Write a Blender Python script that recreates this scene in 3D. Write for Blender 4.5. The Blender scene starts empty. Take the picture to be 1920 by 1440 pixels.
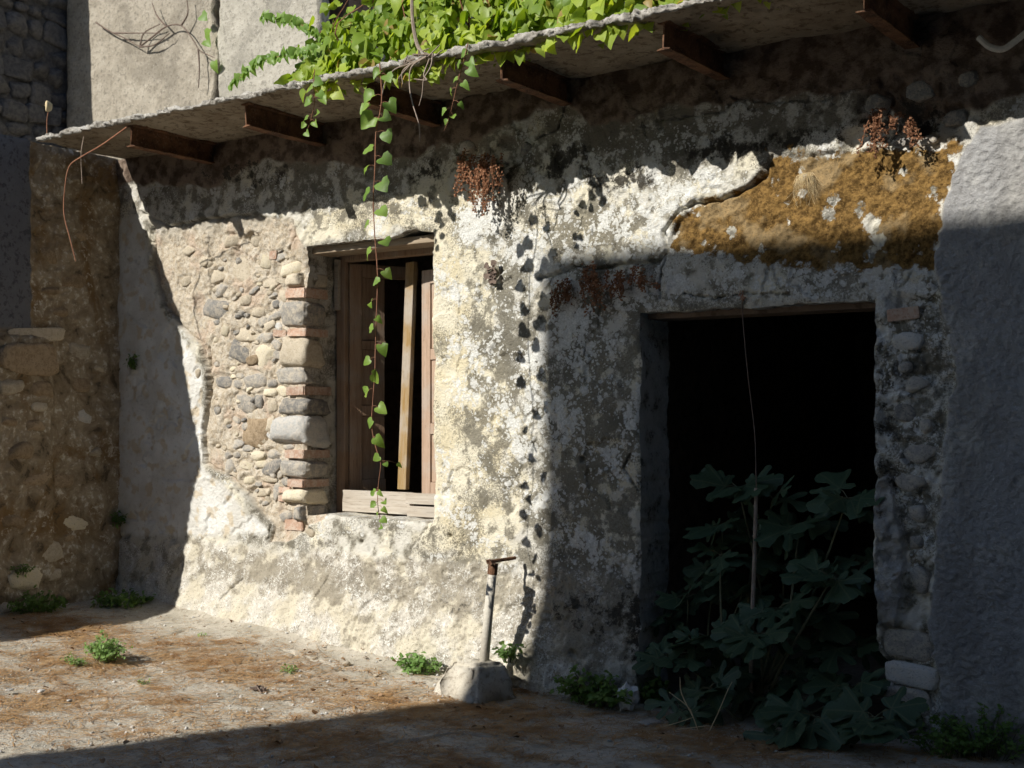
import bpy, bmesh, math, random
import numpy as np
from mathutils import Vector, Matrix, Euler

random.seed(7)
RNG = np.random.default_rng(7)
S = bpy.context.scene
COL = S.collection
R = math.radians

# ------------------------------------------------------------------ camera
YAW = R(34.9)
CAM = Vector((0.0, -6.14, 1.5))
FPX = 2411.0                       # focal length in pixels of the 1920 px wide photograph
CS, SN = math.cos(YAW), math.sin(YAW)
cd = bpy.data.cameras.new('camera')
cam = bpy.data.objects.new('camera', cd); COL.objects.link(cam)
cam.location = CAM
cam.rotation_euler = (R(90), 0, YAW)
cd.sensor_width = 36.0
cd.lens = 36.0 * FPX / 1920.0
cd.shift_y = 70.0 / 1920.0
cd.clip_start = 0.05; cd.clip_end = 500
cd.dof.use_dof = True; cd.dof.focus_distance = 7.2; cd.dof.aperture_fstop = 3.2
S.camera = cam

# ------------------------------------------------------------------ sky and sun
SUN_A, SUN_B = 0.37, 0.72          # shadow travel per metre towards the wall: sideways, down
sun_from = Vector((-SUN_A, -1.0, SUN_B)).normalized()
elev = math.asin(sun_from.z)
w = bpy.data.worlds.new('World'); S.world = w; w.use_nodes = True
nt = w.node_tree
bg = nt.nodes['Background']
sky = nt.nodes.new('ShaderNodeTexSky'); sky.sky_type = 'NISHITA'; sky.sun_disc = False
sky.sun_elevation = elev
sky.sun_rotation = math.atan2(sun_from.x, sun_from.y)
sky.air_density = 1.0; sky.dust_density = 0.3; sky.ozone_density = 3.0
nt.links.new(sky.outputs[0], bg.inputs[0]); bg.inputs[1].default_value = 0.07
sl = bpy.data.lights.new('sun', 'SUN'); sl.energy = 5.0; sl.angle = R(0.53); sl.color = (1.0, 0.955, 0.875)
so = bpy.data.objects.new('sun', sl); COL.objects.link(so)
so.rotation_euler = sun_from.to_track_quat('Z', 'Y').to_euler()
so.location = (-6, -12, 12)
S.view_settings.view_transform = 'Standard'; S.view_settings.look = 'None'
S.view_settings.gamma = 1.0; S.view_settings.use_curve_mapping = False
S.view_settings.exposure = 0.34

# ------------------------------------------------------------------ helpers: coordinates
def W(px, py, Y=0.0):
    """point of the plane at depth Y that the photograph shows at px, py"""
    u = (px - 960.0) / FPX
    t = (Y - CAM.y) / (CS + u * SN)
    return Vector((t * (-SN + u * CS), Y, CAM.z + t * (790.0 - py) / FPX))
def WX(px, py, X):
    """point of the plane at a given X"""
    u = (px - 960.0) / FPX
    t = X / (-SN + u * CS)
    return Vector((X, CAM.y + t * (CS + u * SN), CAM.z + t * (790.0 - py) / FPX))
def gz(x, y):
    """height of the yard"""
    q = -4.3 - x
    sk = np.clip((-3.4 - x) / 1.0, 0, 1); sk = .075 * np.exp(-np.clip(-y - .06, 0, 9) / .13) * sk * np.clip(x + 9, 0, 1)
    return sk - 0.045 + 0.072 * np.log1p(np.exp(q * 3.0)) / 3.0 * (1.0 / (1.0 + np.exp((-x - 12) * 1.0))) + 0.0 * y
def G(px, py):
    """point of the yard"""
    z = 0.0
    for _ in range(8):
        t = (CAM.z - z) * FPX / (py - 790.0)
        u = (px - 960.0) / FPX
        x = t * (-SN + u * CS); y = CAM.y + t * (CS + u * SN)
        z = float(gz(x, y))
    return Vector((x, y, z))

# ------------------------------------------------------------------ helpers: noise
_PR = np.random.default_rng(99)
_PERM = np.tile(_PR.permutation(4096).astype(np.int32), 2)
_ANG = _PR.uniform(0, 2 * math.pi, 4096); _GX = np.cos(_ANG).astype(np.float32) * .85; _GY = np.sin(_ANG).astype(np.float32) * .85
def vnoise(x, y, seed=0):
    fx = np.floor(x); fy = np.floor(y)
    ix = fx.astype(np.int32) & 4095; iy = (fy.astype(np.int32) + seed * 131) & 4095
    fx = (x - fx).astype(np.float32); fy = (y - fy).astype(np.float32)
    iy1 = (iy + 1) & 4095
    p0 = _PERM[ix]; p1 = _PERM[(ix + 1) & 4095]
    h00 = _PERM[p0 + iy]; h10 = _PERM[p1 + iy]; h01 = _PERM[p0 + iy1]; h11 = _PERM[p1 + iy1]
    a = _GX[h00] * fx + _GY[h00] * fy; b = _GX[h10] * (fx - 1) + _GY[h10] * fy
    c = _GX[h01] * fx + _GY[h01] * (fy - 1); d = _GX[h11] * (fx - 1) + _GY[h11] * (fy - 1)
    u = fx * fx * (3 - 2 * fx); v = fy * fy * (3 - 2 * fy)
    a += (b - a) * u; c += (d - c) * u
    return a + (c - a) * v
def fbm(x, y, sc, octv=4, seed=0):
    r = 0; a = 1.0
    x = np.asarray(x, np.float64); y = np.asarray(y, np.float64)
    for i in range(octv):
        c, s_ = math.cos(.6 + i * 1.1) * sc, math.sin(.6 + i * 1.1) * sc
        r = r + a * vnoise(x * c - y * s_ + (17.3 * i + seed * .37), x * s_ + y * c - 9.1 * i, seed + i * 7)
        sc *= 2.03; a *= 0.5
    return r
def sstep(a, b, x):
    t = np.clip((x - a) / (b - a), 0, 1)
    return t * t * (3 - 2 * t)
def poly_sdf(x, y, pts):
    """signed distance, positive inside"""
    d = np.full(x.shape, 1e9); ins = np.zeros(x.shape, bool)
    n = len(pts)
    for i in range(n):
        ax, ay = pts[i]; bx, by = pts[(i + 1) % n]
        ex, ey = bx - ax, by - ay
        t = np.clip(((x - ax) * ex + (y - ay) * ey) / (ex * ex + ey * ey + 1e-12), 0, 1)
        d = np.minimum(d, np.hypot(x - ax - t * ex, y - ay - t * ey))
        if abs(ey) > 1e-9:
            c = ((ay > y) != (by > y)) & (x < ex * (y - ay) / ey + ax)
            ins ^= c
    return np.where(ins, d, -d)
def line_d(x, y, pts):
    d = np.full(x.shape, 1e9)
    for i in range(len(pts) - 1):
        ax, ay = pts[i]; bx, by = pts[i + 1]
        ex, ey = bx - ax, by - ay
        t = np.clip(((x - ax) * ex + (y - ay) * ey) / (ex * ex + ey * ey + 1e-12), 0, 1)
        d = np.minimum(d, np.hypot(x - ax - t * ex, y - ay - t * ey))
    return d

# ------------------------------------------------------------------ helpers: objects
def link(name, me, mat=None, parent=None, smooth=True):
    o = bpy.data.objects.new(name, me); COL.objects.link(o)
    if mat and not me.materials: me.materials.append(mat)
    if parent: o.parent = parent
    if smooth and len(me.polygons):
        me.polygons.foreach_set('use_smooth', np.ones(len(me.polygons), bool))
    return o
def tag(o, label, cat, group=None, kind=None):
    if label: o['label'] = label
    if cat: o['category'] = cat
    if group: o['group'] = group
    if kind: o['kind'] = kind
    return o
def empty(name, loc=(0, 0, 0)):
    o = bpy.data.objects.new(name, None); COL.objects.link(o); o.location = loc
    o.empty_display_size = 0.1
    return o
def mesh_np(name, V, F):
    """V (n,3) array, F (m,4) or (m,3) array"""
    me = bpy.data.meshes.new(name)
    V = np.asarray(V, np.float32); F = np.asarray(F, np.int32)
    k = F.shape[1]
    me.vertices.add(len(V)); me.vertices.foreach_set('co', V.ravel())
    me.loops.add(F.size); me.loops.foreach_set('vertex_index', F.ravel())
    me.polygons.add(len(F))
    me.polygons.foreach_set('loop_start', np.arange(0, F.size, k, dtype=np.int32))
    me.polygons.foreach_set('loop_total', np.full(len(F), k, np.int32))
    me.update(calc_edges=True); me.validate()
    return me
def attr(me, name, arr):
    a = me.attributes.new(name, 'FLOAT', 'POINT')
    a.data.foreach_set('value', np.asarray(arr, np.float32).ravel())
def grid_faces(nx, ny, keep=None, flip=False):
    idx = np.arange(nx * ny).reshape(ny, nx)
    a = idx[:-1, :-1]; b = idx[:-1, 1:]; c = idx[1:, 1:]; d = idx[1:, :-1]
    F = np.stack([a, b, c, d] if not flip else [a, d, c, b], -1)
    if keep is not None: F = F[keep]
    return F.reshape(-1, 4)
class MB:
    """collects pieces of ONE mesh"""
    def __init__(s): s.v = []; s.f = []
    def add(s, v, f):
        o = len(s.v); s.v += [tuple(p) for p in v]; s.f += [tuple(i + o for i in q) for q in f]
    def box(s, lo, hi, m=None):
        x0, y0, z0 = lo; x1, y1, z1 = hi
        v = [Vector(p) for p in ((x0,y0,z0),(x1,y0,z0),(x1,y1,z0),(x0,y1,z0),(x0,y0,z1),(x1,y0,z1),(x1,y1,z1),(x0,y1,z1))]
        if m: v = [m @ p for p in v]
        s.add(v, [(0,3,2,1),(4,5,6,7),(0,1,5,4),(1,2,6,5),(2,3,7,6),(3,0,4,7)])
    def tube(s, pts, r0, r1=None, n=6, cap=True):
        r1 = r0 if r1 is None else r1
        pts = [Vector(p) for p in pts]; k = len(pts); v = []; f = []
        for i, p in enumerate(pts):
            d = (pts[min(i + 1, k - 1)] - pts[max(i - 1, 0)]).normalized()
            a = d.orthogonal() if i == 0 else (pa - d * pa.dot(d))
            a.normalize(); pa = a; b = d.cross(a)
            r = r0 + (r1 - r0) * i / max(1, k - 1)
            for j in range(n):
                t = 2 * math.pi * j / n
                v.append(p + (a * math.cos(t) + b * math.sin(t)) * r)
        for i in range(k - 1):
            for j in range(n):
                f.append((i * n + j, i * n + (j + 1) % n, (i + 1) * n + (j + 1) % n, (i + 1) * n + j))
        if cap:
            f.append(tuple(reversed(range(n)))); f.append(tuple((k - 1) * n + j for j in range(n)))
        s.add(v, f)
    def mesh(s, name):
        me = bpy.data.meshes.new(name); me.from_pydata(s.v, [], s.f); me.update(); return me
    def build(s, name, mat, parent=None, smooth=False):
        return link(name, s.mesh(name), mat, parent, smooth)
def curve_pts(pts, n=6):
    """Catmull-Rom through points"""
    pts = [Vector(p) for p in pts]; out = []
    P = [pts[0] * 2 - pts[1]] + pts + [pts[-1] * 2 - pts[-2]]
    for i in range(1, len(P) - 2):
        for k in range(n):
            t = k / n
            a, b, c, d = P[i-1], P[i], P[i+1], P[i+2]
            out.append(0.5 * ((2*b) + (c-a)*t + (2*a-5*b+4*c-d)*t*t + (3*b-a-3*c+d)*t**3))
    out.append(pts[-1]); return out

# ------------------------------------------------------------------ helpers: materials
class M:
    def __init__(s, name, rough=0.9, spec=0.2):
        s.m = bpy.data.materials.new(name); s.m.use_nodes = True
        s.t = s.m.node_tree; s.N = s.t.nodes; s.L = s.t.links
        s.b = s.N['Principled BSDF']; s.b.inputs['Roughness'].default_value = rough
        s.b.inputs['Specular IOR Level'].default_value = spec
        s.co = s.N.new('ShaderNodeTexCoord').outputs['Object']
    def use_geo(s):
        s.co = s.N.new('ShaderNodeNewGeometry').outputs['Position']; return s
    def val(s, inp, x):
        if hasattr(x, 'is_output') or hasattr(x, 'links'): s.L.new(x, inp)
        elif isinstance(x, (tuple, list)): inp.default_value = tuple(x) + ((1,) if len(x) == 3 and len(inp.default_value) == 4 else ())
        else: inp.default_value = x
    def noise(s, sc, det=4, ro=0.55, dist=0.0, seed=0.0, co=None):
        n = s.N.new('ShaderNodeTexNoise'); n.noise_dimensions = '3D'
        src = co or s.co
        if seed:
            v = s.N.new('ShaderNodeVectorMath'); v.operation = 'ADD'; s.L.new(src, v.inputs[0]); v.inputs[1].default_value = (seed * 7.3, seed * 3.1, seed * 5.7); src = v.outputs[0]
        s.L.new(src, n.inputs['Vector'])
        n.inputs['Scale'].default_value = sc; n.inputs['Detail'].default_value = det
        n.inputs['Roughness'].default_value = ro; n.inputs['Distortion'].default_value = dist
        return n.outputs['Fac']
    def warp(s, sc, amt):
        n = s.N.new('ShaderNodeTexNoise'); s.L.new(s.co, n.inputs['Vector']); n.inputs['Scale'].default_value = sc
        v = s.N.new('ShaderNodeVectorMath'); v.operation = 'MULTIPLY_ADD'
        s.L.new(n.outputs['Color'], v.inputs[0]); v.inputs[1].default_value = (amt,) * 3; s.L.new(s.co, v.inputs[2])
        return v.outputs[0]
    def scale(s, vec):
        v = s.N.new('ShaderNodeVectorMath'); v.operation = 'MULTIPLY'
        s.L.new(s.co, v.inputs[0]); v.inputs[1].default_value = vec; return v.outputs[0]
    def voro(s, sc, feat='F1', co=None, out='Distance', rnd=1.0):
        n = s.N.new('ShaderNodeTexVoronoi'); n.feature = feat
        s.L.new(co or s.co, n.inputs['Vector']); n.inputs['Scale'].default_value = sc
        n.inputs['Randomness'].default_value = rnd
        return n.outputs[out]
    def math(s, op, a, b=None, clamp=False):
        n = s.N.new('ShaderNodeMath'); n.operation = op; n.use_clamp = clamp
        s.val(n.inputs[0], a)
        if b is not None: s.val(n.inputs[1], b)
        return n.outputs[0]
    def step(s, x, a, b):
        n = s.N.new('ShaderNodeMapRange'); n.interpolation_type = 'SMOOTHSTEP'
        s.val(n.inputs['Value'], x); s.val(n.inputs['From Min'], a); s.val(n.inputs['From Max'], b)
        n.inputs['To Min'].default_value = 0; n.inputs['To Max'].default_value = 1
        return n.outputs['Result']
    def attr(s, name):
        n = s.N.new('ShaderNodeAttribute'); n.attribute_name = name; return n.outputs['Fac']
    def mix(s, f, a, b):
        n = s.N.new('ShaderNodeMix'); n.data_type = 'RGBA'
        s.val(n.inputs[0], f); s.val(n.inputs[6], a); s.val(n.inputs[7], b)
        return n.outputs[2]
    def mul(s, c, f):
        n = s.N.new('ShaderNodeMix'); n.data_type = 'RGBA'; n.blend_type = 'MULTIPLY'
        n.inputs[0].default_value = 1.0
        s.val(n.inputs[6], c); s.val(n.inputs[7], f); return n.outputs[2]
    def rnd(s):
        return s.N.new('ShaderNodeObjectInfo').outputs['Random']
    def hsv(s, c, v=1.0, h=0.5, sat=1.0):
        n = s.N.new('ShaderNodeHueSaturation'); s.val(n.inputs['Color'], c); s.val(n.inputs['Value'], v)
        s.val(n.inputs['Hue'], h); s.val(n.inputs['Saturation'], sat); return n.outputs[0]
    def bump(s, h, strength=0.5, dist=0.01, prev=None):
        n = s.N.new('ShaderNodeBump'); s.L.new(h, n.inputs['Height'])
        n.inputs['Strength'].default_value = strength; n.inputs['Distance'].default_value = dist
        if prev is not None: s.L.new(prev, n.inputs['Normal'])
        s.L.new(n.outputs[0], s.b.inputs['Normal']); return n.outputs[0]
    def done(s, c):
        s.val(s.b.inputs['Base Color'], c); return s.m

def mat_plain(name, c1, c2, sc=12, rough=0.9, bump=0.4, bd=0.006, rv=0.5, spec=0.2, stretch=None):
    m = M(name, rough, spec)
    co = m.scale(stretch) if stretch else None
    n = m.noise(sc, 6, 0.65, 0.3, co=co)
    c = m.mix(m.step(n, 0.3, 0.7), c1, c2)
    f = m.noise(sc * 7, 4, 0.7, co=co)
    c = m.hsv(c, m.math('ADD', m.math('MULTIPLY', f, 0.7), 0.65))
    if rv: c = m.hsv(c, m.math('ADD', m.math('MULTIPLY', m.rnd(), rv), 1 - rv / 2))
    m.bump(m.noise(sc * 5, 6, 0.7, co=co), bump, bd)
    return m.done(c)

# weathered lime plaster of the facade: regions come from attributes of the mesh, detail from noise
def mat_facade():
    m = M('weathered_plaster', 0.95, 0.1)
    wq = m.warp(24, 0.05)
    n1 = m.attr('n1'); n2 = m.attr('n2'); n5 = m.attr('n5'); n6 = m.attr('n6'); n9 = m.attr('n9')
    n3 = m.noise(30, 4, 0.72, 0, 3); n4 = m.noise(95, 3, 0.75, 0, 4)
    cream = m.mix(m.step(n2, .35, .65), (.60, .535, .38), (.66, .615, .49))
    pale = m.mix(m.step(n5, .4, .6), (.58, .56, .50), (.44, .42, .36))
    acre = m.attr('cream'); adirt = m.attr('dirt'); alic = m.attr('lichen'); amold = m.attr('mold')
    base = m.mix(m.step(m.math('ADD', acre, m.math('MULTIPLY', m.math('SUBTRACT', n2, .5), 1.6)), .3, .7), pale, cream)
    # grey-olive growth, gritty
    g = m.step(m.math('ADD', m.math('ADD', n5, m.math('MULTIPLY', m.math('SUBTRACT', n3, .5), .9)), m.math('MULTIPLY', m.math('SUBTRACT', adirt, .5), .62)), .50, .72)
    base = m.mix(m.math('MULTIPLY', g, .86), base, m.mix(m.step(n4, .3, .7), (.085, .078, .06), (.25, .23, .18)))
    fg = m.step(m.math('ADD', n4, m.math('MULTIPLY', m.math('SUBTRACT', n6, .5), .8)), .53, .66)
    base = m.mix(m.math('MULTIPLY', fg, .72), base, (.13, .12, .095))
    # pale lichen rosettes
    cl = m.math('ADD', m.math('MULTIPLY', m.math('SUBTRACT', n9, .5), 1.7), m.math('MULTIPLY', alic, .50))
    cl = m.math('ADD', cl, m.math('MULTIPLY', m.math('SUBTRACT', n3, .5), .9))
    for sc, th in ((17, .33), (44, .36)):
        d = m.math('ADD', m.voro(sc, 'F1', wq), m.math('MULTIPLY', m.math('SUBTRACT', n4, .5), .5))
        spot = m.step(m.math('SUBTRACT', m.math('ADD', m.math('MULTIPLY', cl, .85), th - .32), d), -.04, .04)
        base = m.mix(m.math('MULTIPLY', spot, .76), base, m.mix(m.step(n4, .3, .7), (.50, .50, .47), (.80, .80, .77)))
    # upper band of thin brown render
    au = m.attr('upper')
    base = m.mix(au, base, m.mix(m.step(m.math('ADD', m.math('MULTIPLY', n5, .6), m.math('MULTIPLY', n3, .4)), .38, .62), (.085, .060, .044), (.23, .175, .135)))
    # bare clean limewash
    ac = m.attr('clean')
    cc = m.mix(m.step(n2, .3, .7), (.70, .70, .67), (.58, .565, .52))
    cc = m.mix(m.math('MULTIPLY', m.step(n5, .55, .68), .6), cc, (.53, .42, .26))
    cc = m.mix(m.math('MULTIPLY', m.step(n3, .56, .68), .5), cc, (.36, .34, .31))
    cc = m.mix(m.math('MULTIPLY', m.step(n4, .64, .72), .7), cc, (.16, .15, .13))
    base = m.mix(ac, base, cc)
    # rough plinth render
    ap = m.attr('plinth')
    pc = m.mix(m.step(n2, .35, .65), (.56, .515, .41), (.53, .50, .44))
    pc = m.mix(m.math('MULTIPLY', m.step(m.math('ADD', m.math('ADD', n5, m.math('MULTIPLY', m.math('SUBTRACT', n3, .5), .7)), m.math('MULTIPLY', m.math('SUBTRACT', adirt, .5), .8)), .47, .68), .75), pc, (.235, .21, .165))
    pc = m.mix(m.math('MULTIPLY', m.step(m.math('ADD', m.math('MULTIPLY', n3, .5), m.math('MULTIPLY', n4, .5)), .50, .60), m.step(m.math('ADD', n2, m.math('MULTIPLY', alic, .25)), .42, .66)), pc, (.72, .71, .66))
    pc = m.mix(m.math('MULTIPLY', m.step(n4, .44, .34), .7), pc, (.13, .115, .085))
    base = m.mix(ap, base, pc)
    # mortar of the bared rubble
    ar = m.attr('rubble')
    rc = m.mix(m.step(n3, .35, .65), (.44, .37, .275), (.56, .51, .425))
    rc = m.mix(m.math('MULTIPLY', m.step(n2, .54, .7), .5), rc, (.50, .37, .28))
    rc = m.mix(m.math('MULTIPLY', m.step(n4, .46, .36), .7), rc, (.20, .155, .11))
    base = m.mix(ar, base, rc)
    # newer roughcast
    ax = m.attr('roughcast')
    xc = m.mix(m.step(n1, .35, .65), (.31, .31, .31), (.40, .39, .365))
    xc = m.mix(m.math('MULTIPLY', m.step(n3, .52, .36), .55), xc, (.20, .195, .19))
    xc = m.mix(m.math('MULTIPLY', m.step(n4, .56, .68), .5), xc, (.52, .51, .49))
    st_ = m.noise(3.2, 5, .65, 0, 21, co=m.scale((1.0, 1.0, .22)))
    xc = m.mix(m.math('MULTIPLY', m.step(st_, .50, .66), .55), xc, (.19, .185, .18))
    xc = m.mix(m.math('MULTIPLY', m.step(m.math('ADD', m.math('MULTIPLY', n6, .7), m.math('MULTIPLY', n3, .4)), .62, .74), .5), xc, (.47, .46, .43))
    base = m.mix(ax, base, xc)
    # mould
    mo = m.math('MULTIPLY', m.step(m.math('ADD', m.math('ADD', m.math('MULTIPLY', n5, .7), m.math('ADD', m.math('MULTIPLY', n3, .9), m.math('MULTIPLY', n4, .5))), m.math('MULTIPLY', amold, .40)), 1.26, 1.42), m.step(amold, .05, .4))
    base = m.mix(m.math('MULTIPLY', mo, .93), base, m.mix(n4, (.018, .017, .015), (.07, .062, .05)))
    # dry ochre moss
    am = m.attr('moss')
    mf = m.step(m.math('ADD', am, m.math('ADD', m.math('MULTIPLY', m.math('SUBTRACT', n5, .5), .9), m.math('MULTIPLY', m.math('SUBTRACT', n3, .5), .9))), .42, .60)
    mc = m.mix(m.step(n3, .34, .66), (.08, .046, .015), (.25, .15, .05))
    mc = m.mix(m.math('MULTIPLY', m.step(n2, .52, .66), .6), mc, (.33, .25, .14))
    mc = m.mix(m.math('MULTIPLY', m.step(n4, .56, .66), .55), mc, (.33, .21, .08))
    mc = m.mix(m.math('MULTIPLY', m.step(n4, .44, .36), .6), mc, (.045, .025, .01))
    keep = m.step(m.math('ADD', m.voro(8, 'F1', wq), m.math('MULTIPLY', m.math('SUBTRACT', m.math('ADD', n9, m.math('MULTIPLY', m.math('SUBTRACT', n3, .5), .8)), .3), .9)), .32, .42)
    base = m.mix(m.math('MULTIPLY', mf, keep), base, mc)
    nb = m.bump(n4, .8, .008)
    m.bump(n3, .7, .018, nb)
    return m.done(base)

def mat_concrete(name, a, b, stain, sc=2.0):
    m = M(name, .93, .1)
    n = m.noise(sc, 7, .65, .7, 1); n2 = m.noise(sc * 6, 6, .7, .3, 2); n3 = m.noise(sc * 30, 4, .7, 0, 3)
    c = m.mix(m.step(n, .35, .65), a, b)
    c = m.mix(m.math('MULTIPLY', m.step(n2, .5, .62), .7), c, stain)
    c = m.mix(m.math('MULTIPLY', m.step(n3, .6, .7), .4), c, tuple(x * .4 for x in stain))
    m.bump(n3, .5, .008, m.bump(n2, .5, .02))
    return m.done(c)

def mat_rust(name):
    m = M(name, .85, .3)
    n = m.noise(9, 7, .7, .4, 1); n2 = m.noise(60, 5, .7, 0, 2)
    c = m.mix(m.step(n, .35, .65), (.06, .03, .018), (.20, .10, .052))
    c = m.mix(m.math('MULTIPLY', m.step(n2, .55, .66), .7), c, (.28, .19, .12))
    m.bump(n2, .8, .006)
    return m.done(c)

def mat_wood(name, a, b, axis=(14, 14, 0.9), grey=0.3):
    m = M(name, .8, .2)
    co = m.scale(axis)
    n = m.noise(3.0, 8, .7, .6, 1, co=co); n2 = m.noise(9, 6, .7, .2, 2, co=co); n3 = m.noise(4, 5, .6, 0, 3)
    c = m.mix(m.step(n, .3, .7), a, b)
    c = m.mix(m.math('MULTIPLY', m.step(n3, .45, .65), grey), c, (.36, .33, .29))
    c = m.mix(m.math('MULTIPLY', m.step(n2, .44, .34), .6), c, tuple(x * .35 for x in a))
    m.bump(n2, .6, .004)
    return m.done(c)

def mat_leaf(name, a, b, trans=0.45, rough=.45, spec=.35, vein=False):
    m = M(name, rough, spec)
    n = m.noise(18, 3, .6, 0, 1)
    c = m.mix(m.rnd(), a, b)
    g = m.N.new('ShaderNodeNewGeometry').outputs['Random Per Island']
    c = m.mix(m.math('MULTIPLY', g, .6), c, b)
    if name == 'vine_leaf': c = m.mix(m.step(m.math('FRACT', m.math('MULTIPLY', m.math('ADD', g, m.rnd()), 7.31)), .93, .95), c, (.34, .25, .08))
    c = m.hsv(c, m.math('ADD', m.math('MULTIPLY', n, .6), .7))
    if vein:
        sp = m.N.new('ShaderNodeSeparateXYZ'); m.L.new(m.co, sp.inputs[0])
        ang = m.math('ABSOLUTE', m.math('ARCTAN2', sp.outputs[0], sp.outputs[1]))
        rad_ = m.math('SQRT', m.math('ADD', m.math('MULTIPLY', sp.outputs[0], sp.outputs[0]), m.math('MULTIPLY', sp.outputs[1], sp.outputs[1])))
        dv = None
        for a_ in (0.0, .93, 1.95):
            q_ = m.math('MULTIPLY', m.math('ABSOLUTE', m.math('SUBTRACT', ang, a_)), rad_)
            dv = q_ if dv is None else m.math('MINIMUM', dv, q_)
        c = m.mix(m.math('MULTIPLY', m.step(dv, .035, .008), .65), c, (.13, .16, .085))
    m.done(c)
    tr = m.N.new('ShaderNodeBsdfTranslucent'); m.L.new(m.hsv(c, 1.5, .485, 1.1), tr.inputs['Color'])
    mx = m.N.new('ShaderNodeMixShader'); mx.inputs[0].default_value = trans
    out = m.N['Material Output']
    m.L.new(m.b.outputs[0], mx.inputs[1]); m.L.new(tr.outputs[0], mx.inputs[2]); m.L.new(mx.outputs[0], out.inputs['Surface'])
    return m.m

MT = {}
MT['facade'] = mat_facade()
MT['slab'] = mat_concrete('stained_concrete', (.26, .215, .16), (.38, .33, .26), (.10, .068, .042), 3.2)
MT['slab_edge'] = mat_concrete('crumbling_concrete', (.30, .28, .245), (.50, .48, .44), (.085, .072, .056), 8)
MT['rust'] = mat_rust('rusty_steel')
MT['inside'] = mat_concrete('dark_plaster', (.19, .135, .10), (.25, .185, .14), (.09, .065, .045))  # dark brown plaster of the rooms
def mat_stone(name, c1, c2, dust=.5, dc=(.50, .43, .33), rv=.35):
    m = M(name, .93, .12); m.use_geo()
    n3 = m.noise(26, 4, .7, 0, 3); n4 = m.noise(95, 3, .75, 0, 4)
    c = m.mix(m.step(n3, .35, .65), c1, c2)
    c = m.hsv(c, m.math('ADD', m.math('MULTIPLY', m.rnd(), rv), 1 - rv / 2))
    c = m.mix(m.math('MULTIPLY', m.step(n4, .45, .36), .6), c, tuple(x * .45 for x in c1))
    c = m.mix(m.math('MULTIPLY', m.step(m.math('ADD', n3, m.math('MULTIPLY', m.math('SUBTRACT', n4, .5), .6)), .44, .62), dust), c, dc)
    m.bump(n4, .7, .006, m.bump(n3, .6, .012))
    return m.done(c)
MT['st_grey'] = mat_stone('grey_stone', (.30, .285, .26), (.40, .375, .33))
MT['st_dark'] = mat_stone('dark_stone', (.20, .195, .185), (.28, .265, .24), .35)
MT['st_beige'] = mat_stone('beige_stone', (.43, .37, .28), (.50, .45, .36))
MT['st_cream'] = mat_stone('cream_stone', (.55, .49, .36), (.59, .54, .43), .3)
MT['st_light'] = mat_stone('pale_stone', (.48, .48, .46), (.58, .57, .55), .3)
MT['brick'] = mat_stone('old_brick', (.45, .295, .215), (.51, .38, .30), .5, (.52, .45, .37))
MT['st_brown'] = mat_stone('brown_stone', (.24, .18, .115), (.36, .28, .19), .3, (.30, .23, .15))
MT['st_shade'] = mat_stone('shade_darkened_stone', (.085, .085, .09), (.16, .155, .155), .3, (.12, .115, .11))  # colour darkened to carry the shade of the far left wall
MT['wood'] = mat_wood('brown_wood', (.26, .165, .105), (.36, .25, .17), grey=.4)
MT['wood_pink'] = mat_wood('pale_pink_wood', (.33, .225, .155), (.42, .31, .235), grey=.5)  # paler, pinker wood of the right leaf
MT['wood_ochre'] = mat_wood('ochre_painted_wood', (.25, .155, .05), (.33, .25, .155), grey=.75)
MT['wood_grey'] = mat_wood('silvered_wood', (.36, .31, .25), (.50, .455, .39), axis=(.9, 14, 14), grey=.5)
MT['lintel'] = mat_wood('lintel_wood', (.23, .175, .12), (.37, .30, .215), axis=(.9, 14, 14), grey=.3)
MT['vine'] = mat_leaf('vine_leaf', (.10, .20, .022), (.40, .49, .07), .45)
MT['vine_strand'] = mat_leaf('vine_leaf_green', (.11, .22, .04), (.22, .34, .07), .42)
MT['stem'] = mat_plain('vine_stem', (.20, .09, .055), (.29, .15, .09), 20, rv=.2)
MT['twig'] = mat_plain('bare_twig', (.22, .17, .13), (.34, .28, .23), 20, rv=.3)
MT['fig'] = mat_leaf('fig_leaf', (.034, .072, .042), (.07, .115, .062), .22, .5, vein=True)
MT['figstem'] = mat_plain('fig_stem', (.10, .105, .06), (.17, .165, .10), 20, rv=.3)
MT['weed'] = mat_leaf('shaded_weed_leaf', (.07, .15, .03), (.15, .25, .06), .35, .6)
MT['weed_lit'] = mat_leaf('sunlit_weed_leaf', (.13, .25, .06), (.24, .36, .12), .4, .6)  # paler copy of the weed leaf for plants in sun; light is in the colour
MT['dried'] = mat_plain('dried_plant', (.19, .085, .045), (.33, .175, .10), 30, rv=.5)
MT['straw'] = mat_plain('straw', (.48, .38, .22), (.58, .48, .30), 30, rv=.2)
MT['needle'] = mat_plain('pine_needle', (.30, .155, .06), (.54, .35, .17), 9, rv=0)
MT['pipe'] = mat_plain('weathered_pipe', (.46, .43, .37), (.56, .53, .46), 12, .7, rv=0)
MT['white'] = mat_plain('white_plastic', (.65, .66, .67), (.75, .76, .77), 12, .5, rv=0)
MT['litter'] = mat_plain('dead_leaf', (.17, .10, .055), (.36, .24, .14), 2.5, rv=0)
MT['wire'] = mat_plain('old_wire', (.12, .09, .075), (.20, .15, .12), 30, rv=0)

# ==================================================================================================
# THE SETTING: ground
# ==================================================================================================
def axis(keys):
    """keys: list of (value, step to next)"""
    out = []
    for (a, st), (b, _) in zip(keys[:-1], keys[1:]):
        n = max(1, int(round((b - a) / st)))
        out += list(np.linspace(a, b, n, endpoint=False))
    out.append(keys[-1][0]); return np.array(out)

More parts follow.
